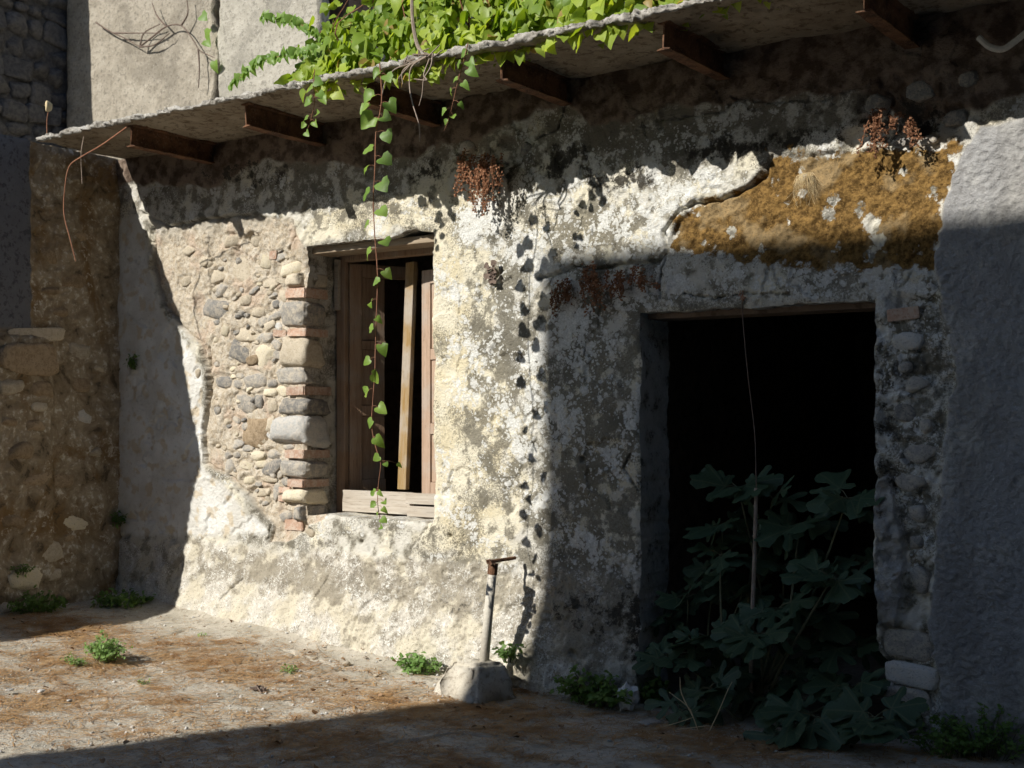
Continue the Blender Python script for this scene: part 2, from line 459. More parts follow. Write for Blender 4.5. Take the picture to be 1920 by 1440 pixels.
def mat_ground():
    m = M('dusty_concrete_yard', .95, .1)
    n1 = m.noise(1.1, 6, .6, .5, 1); n2 = m.noise(4, 7, .65, .4, 2); n3 = m.noise(28, 6, .7, 0, 3); n4 = m.noise(110, 4, .7, 0, 4)
    nd = m.attr('litter')
    c = m.mix(m.step(n2, .35, .65), (.40, .365, .295), (.53, .485, .405))
    c = m.mix(m.math('MULTIPLY', m.step(m.math('ADD', m.math('MULTIPLY', n3, .6), m.math('MULTIPLY', n4, .4)), .50, .60), .7), c, (.22, .185, .14))
    c = m.mix(m.math('MULTIPLY', m.step(n4, .60, .68), .75), c, (.66, .63, .57))
    lit = m.step(m.math('ADD', m.math('MULTIPLY', nd, .75), m.math('ADD', m.math('MULTIPLY', m.math('SUBTRACT', n3, .5), 1.5), m.math('MULTIPLY', m.math('SUBTRACT', n4, .5), 1.2))), .42, .80)
    lc = m.mix(m.step(n4, .35, .65), (.17, .095, .045), (.40, .265, .14))
    c = m.mix(m.math('MULTIPLY', lit, .8), c, lc)
    m.bump(n4, .6, .008, m.bump(n3, .5, .02))
    return m.done(c)

def litter_mask(x, y):
    a = fbm(x, y, 1.1, 4, 31) * .9 + fbm(x, y * 2.2, 2.6, 3, 33) * .7
    m = .7 * sstep(.02, .5, a)
    for (px, py, r, s) in ((170, 1210, .35, .6), (330, 1225, .5, .75), (150, 1240, .5, .8), (420, 1250, .6, .8), (350, 1385, .9, .45), (900, 1330, .5, .9), (760, 1330, .6, .8),
                           (1000, 1290, .25, .9), (1330, 1390, .5, .8), (120, 1180, .5, .9), (250, 1330, .9, .45), (980, 1370, .4, .7), (600, 1390, .6, .7)):
        p = G(px, py)
        m = np.maximum(m, s * np.exp(-(((x - p.x) / (r * 1.2)) ** 2 + ((y - p.y) / (r * .7)) ** 2)) * (1 + .9 * fbm(x, y, 7, 3, 5)))
    # swept bare strip along the foot of the wall
    m = m * (1 - .75 * sstep(-.55, -.15, y) * sstep(-4.2, -5.0, -(-x) * 1.0 + 0) )
    return np.clip(m, 0, 1)

def build_ground():
    xs = axis([(-60, 6), (-18, 1.0), (-9, .12), (-8, .018), (-1.0, .12), (2, 1), (10, 6), (60, 6)])
    ys = axis([(-60, 6), (-18, 1.0), (-6, .15), (-3.2, .018), (.4, .2), (3, 2), (10, 8), (60, 8)])
    X, Y = np.meshgrid(xs, ys)
    Z = gz(X, Y) + .030 * fbm(X, Y, .9, 3, 3) + .010 * fbm(X, Y, 6, 4, 8)
    near = np.exp(-((X + 4) / 6) ** 4 - ((Y + 1.5) / 4) ** 4)
    Z += near * (.004 * fbm(X, Y, 30, 2, 11))
    # cracks in the concrete
    for pts in (((565, 1275), (610, 1260), (645, 1252)), ((300, 1200), (345, 1180)), ((640, 1252), (720, 1235), (760, 1228)), ((80, 1400), (260, 1375), (420, 1390)), ((700, 1400), (860, 1375), (1000, 1392)), ((520, 1205), (600, 1212), (660, 1222)), ((1180, 1345), (1290, 1330))):
        P = [G(*p) for p in pts]
        d = line_d(X + .015 * fbm(X, Y, 14, 3, 2), Y + .015 * fbm(X, Y, 14, 3, 4), [(p.x, p.y) for p in P])
        Z -= .030 * sstep(.020, .006, d)
    V = np.stack([X, Y, Z], -1).reshape(-1, 3)
    me = mesh_np('ground', V, grid_faces(len(xs), len(ys)))
    attr(me, 'litter', litter_mask(X, Y))
    o = link('ground', me, mat_ground())
    o['kind'] = 'structure'
    return o
ground = build_ground()

# ==================================================================================================
# THE RUINED HOUSE
# ==================================================================================================
house = empty('ruined_house', (-4.5, 0, 0))
tag(house, 'ruined plastered house with bared rubble, wooden window and dark doorway under a slab', 'house')
def hp(o):
    """parent under the house, keeping world coordinates"""
    o.parent = house; o.matrix_parent_inverse = Matrix.Translation(-house.location); return o
def under(o, p):
    o.parent = p; o.matrix_parent_inverse = p.matrix_parent_inverse.inverted() if False else Matrix.Identity(4); return o

WIN_L, WIN_R = W(572, 700).x, W(811, 700).x
WIN_B, WIN_T = W(690, 972).z, W(690, 449).z
DOOR_L, DOOR_R = W(1198, 900).x, W(1640, 900).x
DOOR_T = W(1420, 574).z
DOOR_B = -0.30
REV = 0.34

def wpoly(pts): return [(W(*p).x, W(*p).z) for p in pts]
RUB = wpoly([(262, 396), (285, 430), (282, 500), (300, 565), (335, 612), (368, 645), (384, 690), (388, 740), (378, 800), (382, 868), (420, 890), (458, 925),
             (486, 962), (512, 985), (500, 1020), (548, 1012), (575, 985), (606, 975), (606, 560), (580, 500), (568, 462), (556, 440), (545, 408), (440, 402), (320, 420)])
MOSS = wpoly([(1440, 288), (1620, 282), (1800, 262), (1788, 330), (1762, 400), (1784, 500), (1700, 512), (1480, 498), (1250, 468), (1268, 415), (1310, 382), (1400, 350), (1432, 318)])
DOORM = wpoly([(1642, 560), (1752, 555), (1790, 700), (1760, 900), (1736, 1180), (1762, 1330), (1760, 1430), (1655, 1430), (1655, 1180), (1642, 1000)])

def front(X, Z):
    """outward distance of the facade surface and its region masks"""
    wx = X + .05 * fbm(X, Z, 5, 4, 51) ; wz = Z + .05 * fbm(X, Z, 5, 4, 57)
    wx2 = X + .015 * fbm(X, Z, 22, 3, 61); wz2 = Z + .015 * fbm(X, Z, 22, 3, 67)
    A = {}
    d = .020 * fbm(X, Z, 1.1, 3, 1) + .007 * fbm(X, Z, 4, 4, 2) + .0035 * fbm(X, Z, 22, 3, 3) + .0025 * fbm(X, Z, 60, 2, 4)
    sd = poly_sdf(X * .45 + wx * .45 + wx2 * .1, Z * .45 + wz * .45 + wz2 * .1, RUB)
    top_fade = sstep(0, .22, W(400, 408).z + .03 - Z)
    rub = sstep(-.004, .006, sd)
    A['rubble'] = rub * np.clip(top_fade + .25, 0, 1)
    d = d - .028 * rub * (.35 + .65 * top_fade) + rub * (.026 * fbm(X, Z, 7, 4, 21) + .014 * np.abs(fbm(X, Z, 20, 3, 23)) + .006 * fbm(X, Z, 50, 2, 25))
    d -= .036 * rub * np.exp(-(np.clip(sd, 0, 1) / .014) ** 2) * sstep(-6.25, -6.45, X)
    # lip of the plaster that stands off the rubble
    lip = np.exp(-(np.clip(-sd, 0, 1) / .05) ** 2) * (1 - rub) * sstep(-5.9, -6.3, X)
    d += .008 * lip
    # battered plinth
    ptop = .66 + .05 * fbm(X, Z * .2, 2.5, 3, 71)
    s = sstep(ptop, -.05, Z) * sstep(-3.3, -3.75, X)
    pm = sstep(ptop + .02, ptop - .05, Z + .06 * fbm(X, Z, 6, 4, 73)) * sstep(-3.2, -4.05, X)
    A['plinth'] = pm
    d += .13 * s ** 1.2 + pm * (.026 * fbm(X, Z, 8, 4, 75) + .014 * fbm(X, Z, 34, 3, 77) * sstep(-6.6, -5.0, X)) + .012 * pm
    # sharp lower-left plaster patch
    # newer roughcast at the right
    bl = [W(*p) for p in ((1838, 236), (1800, 300), (1768, 400), (1752, 480), (1762, 560), (1792, 690), (1772, 800), (1765, 950), (1738, 1180), (1764, 1300), (1770, 1450))]
    bz = np.array([p.z for p in bl][::-1]); bx = np.array([p.x for p in bl][::-1])
    e = X - np.interp(Z, bz, bx) + .035 * fbm(X, Z, 9, 4, 81)
    rc = sstep(-.008, .012, e)
    rc = rc * sstep(.02, -.01, Z - W(1840, 235).z - .06 * fbm(X, Z, 5, 3, 83))
    A['roughcast'] = rc
    rg = fbm(X, Z * 1.4, 34, 2, 85)
    d += rc * (.010 + (.006 + .010 * (fbm(X, Z, 2.2, 3, 89) + .4)) * rg + .009 * fbm(X, Z, 9, 4, 87))
    # moss bed where the plaster fell
    sm = poly_sdf(wx * .6 + wx2 * .4, wz * .6 + wz2 * .4, MOSS)
    ms = sstep(-.01, .012, sm) * (1 - rc)
    A['moss'] = sstep(-.09, .10, sm) * (1 - .8 * rc)
    d += ms * (-.024 + .030 * fbm(X, Z, 9, 4, 91) + .012 * fbm(X, Z, 40, 2, 93))
    # crumbling door edge at the right
    dm = sstep(-.02, .02, poly_sdf(wx, wz, DOORM)) * (1 - rc)
    d += dm * (-.03 + .05 * fbm(X, Z, 7, 4, 95) + .016 * fbm(X, Z, 24, 3, 97))
    gp = sstep(-.006, .006, poly_sdf(wx2, wz2, wpoly([(1640, 905), (1662, 890), (1694, 1010), (1690, 1120), (1678, 1178), (1646, 1172)])))
    d += gp * .035
    # upper thin render
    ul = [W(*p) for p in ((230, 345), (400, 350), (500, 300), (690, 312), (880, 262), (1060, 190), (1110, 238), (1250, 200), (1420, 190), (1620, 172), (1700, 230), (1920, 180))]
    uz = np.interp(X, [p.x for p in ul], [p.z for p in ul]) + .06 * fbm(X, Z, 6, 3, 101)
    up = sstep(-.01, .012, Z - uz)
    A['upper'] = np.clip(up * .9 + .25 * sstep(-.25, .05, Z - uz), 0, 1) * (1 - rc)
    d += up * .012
    # cracks
    for pts, wd, dp in ((((1442, 292), (1436, 325), (1400, 352), (1345, 374), (1300, 380), (1268, 402), (1244, 436), (1250, 470), (1232, 492), (1170, 492), (1120, 505), (1075, 498), (1040, 515), (1010, 522)), .014, .045),
                        (((288, 410), (280, 470), (296, 540), (330, 605)), .010, .03), (((386, 650), (391, 740), (380, 800), (384, 862)), .014, .045),
                        (((858, 515), (864, 560), (858, 620), (866, 660), (852, 700)), .005, .015), (((1060, 200), (1048, 240), (1000, 262)), .006, .02),
                        (((1250, 480), (1236, 520), (1234, 560)), .006, .02), (((1280, 548), (1340, 560), (1400, 548), (1480, 552)), .006, .022), (((1370, 180), (1450, 192), (1540, 186), (1650, 150)), .007, .02),
                        (((1230, 225), (1360, 208), (1380, 182)), .006, .018),
                        (((548, 412), (552, 440), (538, 466), (548, 486)), .006, .03), (((770, 1030), (800, 990), (806, 965)), .006, .02), (((508, 985), (497, 1015)), .010, .03),
                        (((385, 560), (395, 480), (380, 430)), .005, .02), (((845, 880), (838, 905), (850, 925)), .007, .025), (((720, 1105), (690, 1140), (680, 1180)), .006, .02), (((460, 1085), (430, 1120)), .007, .02), (((620, 1080), (600, 1120), (596, 1150)), .005, .018), (((905, 650), (930, 700), (918, 760)), .004, .014),
                        (((958, 520), (920, 540), (930, 560)), .007, .02), (((1180, 850), (1168, 880), (1195, 920)), .008, .025)):
        P = wpoly(pts)
        cdist = line_d(X + .018 * fbm(X, Z, 16, 3, 111), Z + .018 * fbm(X, Z, 16, 3, 117), P)
        d -= dp * sstep(wd, wd * .25, cdist)
    # small holes
    for px, py, r, dp in ((925, 515, .040, .05), (1092, 862, .022, .03), (1055, 300, .07, .02), (678, 1016, .018, .03), (845, 1005, .02, .03), (300, 300, .03, .02), (880, 300, .12, .05), (950, 290, .13, .05), (1680, 215, .22, .06), (1760, 240, .14, .06), (1600, 262, .08, .05), (465, 445, .04, .05), (440, 465, .035, .04), (1225, 1210, .05, .03), (1090, 1220, .03, .03)):
        p = W(px, py)
        rr = np.hypot(X - p.x + .3 * r * fbm(X, Z, 18, 3, 121), Z - p.z + .3 * r * fbm(X, Z, 18, 3, 127))
        d -= dp * sstep(r, r * .45, rr)
    # flaking plaster: a second coat lost in islands
    fl = fbm(X, Z, 3.2, 5, 131)
    flk = sstep(.13, .14, fl) * (1 - rub) * (1 - rc) * (1 - pm) * (1 - ms)
    d -= .010 * flk
    # colour regions
    def blob(px, py, rx, rz):
        p = W(px, py); return np.exp(-((X - p.x) / rx) ** 2 - ((Z - p.z) / rz) ** 2)
    A['cream'] = np.clip(1.1 * blob(850, 640, .22, .75) + .9 * blob(890, 950, .25, .3) + .6 * blob(1120, 880, .25, .5) + .7 * blob(700, 400, .6, .12) + .5 * blob(1100, 430, .4, .15) + .45 * blob(930, 800, .3, .4) + .3, 0, 1)
    A['dirt'] = np.clip(.46 + .25 * blob(960, 800, .22, .7) + .3 * blob(880, 1090, .5, .2) + .5 * blob(940, 600, .16, .5) + .62 * blob(1110, 750, .28, .9) + .5 * blob(1110, 430, .4, .12) + .5 * blob(560, 1080, 1.0, .12) - .45 * blob(850, 640, .16, .7) + .4 * blob(890, 740, .1, .5)
                        - .3 * blob(450, 1130, .8, .12) + .5 * blob(1110, 1130, .4, .35) + .35 * blob(600, 330, 1.5, .2) + .5 * blob(1250, 250, 1.0, .2) + .3 * blob(1690, 700, .2, 1.0), 0, 1)
    A['lichen'] = np.clip(.25 + .5 * blob(960, 750, .35, .8) + .6 * blob(1100, 600, .4, .8) + .7 * blob(1450, 520, .8, .13) + .6 * blob(1660, 640, .2, .5) + .6 * blob(900, 420, .4, .2) + .5 * blob(1250, 340, .5, .25) + .5 * blob(1150, 1060, .4, .15) - .5 * blob(640, 380, .9, .15), 0, 1)
    A['mold'] = np.clip(blob(1060, 300, .16, .12) + .9 * blob(1170, 335, .2, .1) + .9 * blob(1345, 275, .2, .1) + .8 * blob(800, 320, .2, .09) + .7 * blob(930, 330, .2, .13) + .7 * blob(1500, 262, .3, .06) + .9 * blob(1690, 220, .22, .16)
                        + .70 * blob(1110, 1140, .35, .18) + .35 * blob(870, 1130, .3, .15) + .6 * blob(500, 330, .3, .1) + .7 * blob(1205, 1200, .1, .4) + .5 * blob(1660, 800, .15, .6) + .5 * blob(1020, 400, .06, .3) + .6 * blob(420, 320, .3, .08), 0, 1)
    cl = sstep(.0, .05, poly_sdf(wx, wz, wpoly([(215, 400), (262, 396), (300, 565), (384, 690), (385, 868), (500, 990), (498, 1010), (215, 1010)])))
    A['clean'] = cl * (1 - rub) * (1 - up) * (1 - pm)
    gpm = np.clip(gp, 0, 1)
    A['roughcast'] = np.clip(A['roughcast'] + .8 * gpm, 0, 1)
    for nm, sc, oc, sd_ in (('n1', 1.6, 4, 801), ('n2', 5, 5, 811), ('n5', 11, 5, 821), ('n6', 3, 4, 831), ('n9', 4.5, 5, 841)):
        A[nm] = .5 + .55 * fbm(X, Z, sc, oc, sd_)
    return d, A

def build_facade():
    st = .0085
    xs = axis([(-8.0, st), (WIN_L, st), (WIN_R, st), (DOOR_L, st), (DOOR_R, st), (-1.25, .05), (3.0, .05)])
    zs = axis([(-.40, .03), (-.10, st), (WIN_B, st), (DOOR_T, st), (WIN_T, st), (3.43, st)])
    nx, nz = len(xs), len(zs)
    X, Z = np.meshgrid(xs, zs)
    inwin = lambda x, z: (x > WIN_L) & (x < WIN_R) & (z > WIN_B) & (z < WIN_T)
    indoor = lambda x, z: (x > DOOR_L) & (x < DOOR_R) & (z < DOOR_T)
    cx = (X[:-1, :-1] + X[1:, 1:]) / 2; cz = (Z[:-1, :-1] + Z[1:, 1:]) / 2
    keep = ~(inwin(cx, cz) | indoor(cx, cz))
    # wobble of the opening edges
    def dist_box(x, z, x0, x1, z0, z1):
        dx = np.minimum(np.abs(x - x0), np.abs(x - x1)); dz = np.minimum(np.abs(z - z0), np.abs(z - z1))
        ox = np.clip(np.maximum(x0 - x, x - x1), 0, None); oz = np.clip(np.maximum(z0 - z, z - z1), 0, None)
        return np.hypot(ox, oz)
    dw = np.minimum(dist_box(X, Z, WIN_L, WIN_R, WIN_B, WIN_T), dist_box(X, Z, DOOR_L, DOOR_R, -1, DOOR_T))
    k = np.exp(-(dw / .10) ** 2)
    X2 = X + k * (.022 * fbm(X, Z, 3.5, 4, 201) + .010 * fbm(X, Z, 18, 3, 203))
    Z2 = Z + k * (.018 * fbm(X, Z, 3.5, 4, 205) + .010 * fbm(X, Z, 18, 3, 207))
    # the left window jamb is eaten away where the plaster is lost
    lost = np.exp(-((X - WIN_L) / .10) ** 2) * sstep(WIN_T - .16, WIN_T - .30, Z) * sstep(WIN_B - .02, WIN_B + .10, Z)
    X2 -= .022 * lost
    # crumbled right door edge low down
    X2 += np.exp(-((X - DOOR_R) / .12) ** 2) * sstep(.45, .25, Z) * .07
    # broken lintel edge of the window
    Z2 += np.exp(-((Z - WIN_T) / .06) ** 2) * np.exp(-((X - W(770, 430).x) / .10) ** 2) * .032
    d, A = front(X2, Z2)
    # sockets and joints round the bared stones
    for (sx0, sz0, hx, hz, fr_) in STONES:
        i0, i1 = np.searchsorted(xs, [sx0 - hx * 1.5, sx0 + hx * 1.5]); j0, j1 = np.searchsorted(zs, [sz0 - hz * 1.5, sz0 + hz * 1.5])
        xx_ = X2[j0:j1, i0:i1]; zz_ = Z2[j0:j1, i0:i1]
        if xx_.size == 0: continue
        r_ = np.hypot((xx_ - sx0) / hx, (zz_ - sz0) / hz) + .16 * fbm(xx_, zz_, 18, 3, int(abs(sx0) * 1000) % 97)
        blk_ = d[j0:j1, i0:i1]
        d[j0:j1, i0:i1] = np.where(r_ < .97, np.minimum(blk_, fr_ - .014), blk_ - .016 * np.exp(-((r_ - 1.05) / .11) ** 2) * np.clip(.5 + 1.6 * fbm(xx_, zz_, 9, 2, 5), 0, 1))
    # round the arrises
    rnd = np.exp(-(dw / .012) ** 2) * .010
    Yv = -(d - rnd)
    V = np.stack([X2, Yv, Z2], -1)
    verts = [V.reshape(-1, 3)]; faces = [grid_faces(nx, nz, keep)]
    attrs = {n: [a.ravel()] for n, a in A.items()}
    off = nx * nz
    def reveal(P, idx, nrm, depth=REV, flip=False, amp=.006, plain=None):
        """sheet from the arris P (n,3) back into the wall"""
        nonlocal off
        n = len(P); m = 34
        t = np.linspace(0, 1, m)
        Q = np.zeros((m, n, 3))
        s = np.cumsum(np.r_[0, np.linalg.norm(np.diff(P, axis=0), axis=1)])
        for i, tt in enumerate(t):
            Q[i] = P
            Q[i, :, 1] = P[:, 1] + (depth - P[:, 1]) * tt
            wob = amp * fbm(s, np.full(n, tt * depth), 9, 4, 301) * min(1, tt * 8) + .003 * fbm(s, np.full(n, tt * depth), 40, 2, 303) * min(1, tt * 8)
            Q[i] += np.outer(wob, nrm)
        verts.append(Q.reshape(-1, 3))
        faces.append(grid_faces(n, m, flip=flip) + off)
        for nme in attrs:
            a = np.tile(A[nme].ravel()[idx], m)
            if nme[0] == 'n' and nme[1:].isdigit():
                SS, TT = np.meshgrid(s + P[0, 0] * 3, t * depth); a = .5 + .55 * fbm(SS, TT, {'n1': 1.6, 'n2': 5, 'n5': 11, 'n6': 3, 'n9': 4.5}[nme], 4, 860 + int(nme[1:])).ravel()
            if plain and nme in plain: a = np.tile(np.full(n, plain[nme]), m)
            attrs[nme].append(a)
        off += n * m
    I = np.arange(nx * nz).reshape(nz, nx)
    ix = lambda v: int(np.argmin(np.abs(xs - v))); iz = lambda v: int(np.argmin(np.abs(zs - v)))
    a, b, c, e = ix(WIN_L), ix(WIN_R), iz(WIN_B), iz(WIN_T)
    Vf = V.reshape(-1, 3)
    pl = {'mold': .2, 'clean': 0, 'cream': .1, 'lichen': .1, 'dirt': .45, 'roughcast': 0, 'plinth': 0, 'upper': .12, 'moss': 0, 'rubble': 0}
    for idx, nr, fl, p in ((I[c:e+1, a], (1, 0, 0), True, pl), (I[c:e+1, b], (-1, 0, 0), False, pl),
                        (I[c, a:b+1], (0, 0, 1), True, {'clean': .3, 'mold': 0, 'dirt': .3}), (I[e, a:b+1], (0, 0, -1), False, pl)):
        reveal(Vf[idx], idx, np.array(nr), flip=fl, plain=p)
    a, b, c, e = ix(DOOR_L), ix(DOOR_R), 0, iz(DOOR_T)
    pd = {'mold': .55, 'clean': .25, 'cream': 0, 'lichen': .2, 'dirt': .6, 'roughcast': .7, 'plinth': 0, 'moss': 0, 'upper': 0, 'rubble': 0, 'mold': .3, 'clean': .5, 'roughcast': .45, 'lichen': .5}
    for idx, nr, fl in ((I[c:e+1, a], (1, 0, 0), True), (I[c:e+1, b], (-1, 0, 0), False), (I[e, a:b+1], (0, 0, -1), False)):
        reveal(Vf[idx], idx, np.array(nr), flip=fl, plain=pd)
    me = mesh_np('facade_wall', np.concatenate(verts), np.concatenate(faces))
    for n, l in attrs.items(): attr(me, n, np.concatenate(l))
    o = link('facade_wall', me, MT['facade']); return hp(o)
STONES = []
STONE_LIST = []
rr = random.Random(5)
def fd(x, z):
    return float(front(np.array([x]), np.array([z]))[0][0])
q = lambda *a: STONE_LIST.append(a)
for a in ((490, 492, 25, 35, 'st_cream', 20, .02), (447, 500, 35, 46, 'st_beige', 8, .006), (535, 503, 38, 26, 'st_cream', -5, .02), (402, 517, 25, 27, 'st_beige', 10, .012), (393, 575, 50, 40, 'st_dark', 15, .004),
          (408, 541, 27, 19, 'st_grey', -15, .008), (453, 561, 22, 22, 'st_beige', 0, .01), (476, 584, 24, 19, 'st_beige', 10, .012), (509, 571, 15, 18, 'st_dark', 0, .018), (523, 578, 13, 27, 'st_grey', 6, .018), (525, 552, 20, 22, 'st_beige', 20, .012),
          (506, 593, 29, 15, 'st_grey', -12, .016), (486, 604, 13, 21, 'st_grey', 15, .016), (498, 613, 25, 22, 'st_beige', -20, .02), (517, 610, 12, 14, 'st_light', 20, .018), (456, 628, 37, 27, 'st_beige', 18, .012), (491, 634, 32, 20, 'st_grey', -15, .018),
          (438, 661, 44, 41, 'st_dark', 25, .024), (489, 664, 36, 40, 'st_cream', -20, .024), (466, 677, 24, 22, 'st_brown', 0, .03), (513, 647, 20, 21, 'st_grey', 0, .02), (515, 663, 18, 17, 'st_grey', 0, .018), (520, 625, 22, 11, 'brick', 5, .01),
          (470, 712, 46, 29, 'st_grey', -6, .014), (408, 717, 36, 27, 'st_dark', 8, .008), (438, 720, 19, 18, 'st_grey', 20, .016), (503, 720, 21, 18, 'st_dark', 0, .02), (444, 703, 13, 10, 'st_grey', 0, .014), (451, 753, 41, 36, 'st_grey', 12, .008),
          (480, 750, 18, 27, 'st_dark', 5, .018), (500, 735, 23, 15, 'st_cream', 5, .014), (523, 734, 25, 22, 'st_cream', 0, .012), (503, 764, 22, 36, 'st_beige', -8, .008), (472, 806, 48, 63, 'st_brown', 12, .012), (509, 795, 28, 24, 'st_beige', 0, .02), (530, 790, 24, 24, 'st_cream', 25, .02),
          (503, 815, 14, 14, 'st_light', 20, .016), (443, 832, 18, 18, 'st_grey', 0, .014), (460, 839, 18, 13, 'st_grey', -10, .016), (480, 855, 32, 17, 'st_cream', 0, .016), (508, 851, 25, 16, 'st_grey', 5, .014), (532, 839, 22, 12, 'st_grey', 0, .012), (424, 853, 15, 13, 'st_grey', 0, .018), (438, 853, 15, 14, 'st_grey', 10, .018),
          (427, 874, 22, 27, 'st_grey', 15, .012), (454, 871, 22, 16, 'st_cream', 0, .014), (480, 871, 24, 17, 'st_cream', 6, .01), (503, 877, 36, 32, 'st_dark', -20, .016), (495, 900, 30, 11, 'st_beige', 5, .016), (520, 892, 12, 16, 'st_grey', 30, .018), (530, 904, 15, 17, 'st_dark', 10, .018),
          (528, 919, 19, 10, 'brick', 0, .012), (527, 967, 26, 20, 'st_grey', -20, .012), (512, 922, 11, 40, 'st_grey', 10, .014), (524, 935, 12, 10, 'brick', 0, .01), (378, 490, 20, 24, 'st_beige', 0, .006), (425, 450, 28, 24, 'st_beige', 0, .006), (370, 700, 14, 20, 'st_beige', 0, .012),
          (403, 770, 16, 15, 'st_dark', 0, .014), (420, 790, 13, 12, 'st_beige', 0, .012), (455, 800, 12, 16, 'st_grey', 0, .014), (500, 530, 26, 14, 'st_beige', -8, .014), (470, 545, 16, 12, 'st_dark', -20, .014), (520, 525, 20, 10, 'st_beige', 10, .016), (470, 450, 22, 26, 'st_beige', 30, .01),
          (508, 478, 12, 14, 'brick', 0, .01), (520, 480, 18, 18, 'st_grey', 0, .01), (505, 552, 14, 12, 'st_grey', 0, .012), (348, 470, 24, 20, 'st_beige', 0, .005), (340, 530, 20, 24, 'st_beige', 0, .005), (415, 620, 16, 30, 'st_cream', 25, .012), (440, 590, 12, 12, 'st_dark', 0, .012),
          (545, 985, 30, 18, 'brick', 0, .003), (480, 925, 26, 22, 'st_beige', 0, .006), (460, 900, 20, 16, 'st_cream', 0, .006), (575, 1000, 20, 16, 'st_beige', 0, .006)):
    q(*a)
# filler pebbles pushed into the mortar
rr = random.Random(5)
Xp, Zp = [], []
for _ in range(1200):
    px, py = rr.uniform(385, 535), rr.uniform(470, 960)
    p = W(px, py)
    if float(poly_sdf(np.array([p.x]), np.array([p.z]), RUB)[0]) < .05: continue
    if any((px - a) ** 2 + (py - c) ** 2 < 10 ** 2 for a, c in Xp): continue
    Xp.append((px, py))
for (px, py) in Xp[:85]:
    s = rr.uniform(6, 13)
    q(px, py, s, s * rr.uniform(.7, 1.1), rr.choice(['st_grey', 'st_beige', 'st_beige', 'st_cream', 'st_dark']), rr.uniform(-40, 40), rr.uniform(.006, .014))
# stones of the crumbling door edge
for a in ((1700, 1212, 92, 52, 'st_grey'), (1706, 1268, 96, 42, 'st_light'), (1702, 1316, 88, 46, 'st_grey'), (1690, 1365, 70, 36, 'st_dark'), (1702, 905, 54, 44, 'st_grey'), (1720, 850, 60, 50, 'st_grey'), (1690, 770, 44, 40, 'st_dark'), (1715, 960, 40, 36, 'st_grey'),
          (1715, 720, 46, 34, 'st_grey'), (1700, 640, 66, 40, 'st_light'), (1720, 1090, 46, 60, 'st_grey'), (1712, 1020, 36, 34, 'st_dark'), (1735, 800, 30, 30, 'st_grey'), (1690, 588, 60, 24, 'brick'), (1690, 690, 30, 26, 'st_grey')):
    q(*a, rr.uniform(-6, 6), .006)
# stones showing in the broken upper wall
for a in ((870, 275, 30, 26, 'st_grey'), (915, 300, 24, 26, 'st_dark'), (1640, 190, 54, 40, 'st_dark'), (1720, 165, 60, 44, 'st_dark'), (1730, 260, 46, 22, 'st_grey'), (1790, 215, 50, 34, 'st_dark'), (1690, 265, 40, 20, 'st_dark'), (1810, 150, 50, 40, 'st_dark'), (985, 275, 26, 24, 'st_dark')):
    q(*a, rr.uniform(-10, 10), .016)


def stone_place(px, py, wpx, hpx, matname, tilt=0, proud=.016):
    p = W(px, py)
    l = W(px - wpx / 2, py); r_ = W(px + wpx / 2, py); tz = W(px, py - hpx / 2).z - W(px, py + hpx / 2).z
    k_ = 1.24 if 380 < px < 600 else 1.08
    sx = (r_.x - l.x) / 2 * k_; sz = tz / 2 * k_
    sy = min(.045, .5 * min(sx, sz) + .010)
    return p, sx, sy, sz, -(.018 if 380 < px < 600 else .004) + proud * .75, matname, tilt
PLACED = [stone_place(*a) for a in STONE_LIST]
_fd = front(np.array([a[0].x for a in PLACED]), np.array([a[0].z for a in PLACED]))[0]
PLACED = [(a[0], a[1], a[2], a[3], a[4] + float(f_) * .5, a[5], a[6]) for a, f_ in zip(PLACED, _fd)]
STONES += [(p.x, p.z, sx, sz, fr_) for p, sx, sy, sz, fr_, _m, _t in PLACED]
facade = build_facade()


# inner face of the wall and the dark room
b = MB()
x0, x1 = -7.95, 3.0
y0, y1 = REV + .002, REV + .05
b.box((x0, y0, -.4), (WIN_L - .08, y1, 3.42)); b.box((WIN_R + .05, y0, -.4), (DOOR_L - .05, y1, 3.42)); b.box((DOOR_R + .11, y0, -.4), (x1, y1, 3.42))
b.box((WIN_L - .08, y0, -.4), (WIN_R + .05, y1, WIN_B - .03)); b.box((WIN_L - .08, y0, WIN_T + .12), (WIN_R + .05, y1, 3.42))
b.box((DOOR_L - .05, y0, DOOR_T + .03), (DOOR_R + .11, y1, 3.42))
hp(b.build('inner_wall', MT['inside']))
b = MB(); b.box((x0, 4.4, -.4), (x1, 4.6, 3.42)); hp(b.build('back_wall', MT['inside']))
b = MB(); b.box((x0, y1, -.4), (x0 + .1, 4.4, 3.42)); hp(b.build('end_wall', MT['inside']))
b = MB(); b.box((x1 - .1, y1, -.4), (x1, 4.4, 3.42)); hp(b.build('end_wall', MT['inside']))
b = MB(); b.box((-3.95, y1, -.4), (-3.83, 4.4, 3.42)); b.box((-2.75, 2.2, -.4), (-1.9, 2.35, 3.42)); hp(b.build('partition', MT['inside']))
b = MB(); b.box((x0 + .1, y1, -.4), (x1 - .1, 4.4, -.06)); hp(b.build('room_floor', MT['inside']))

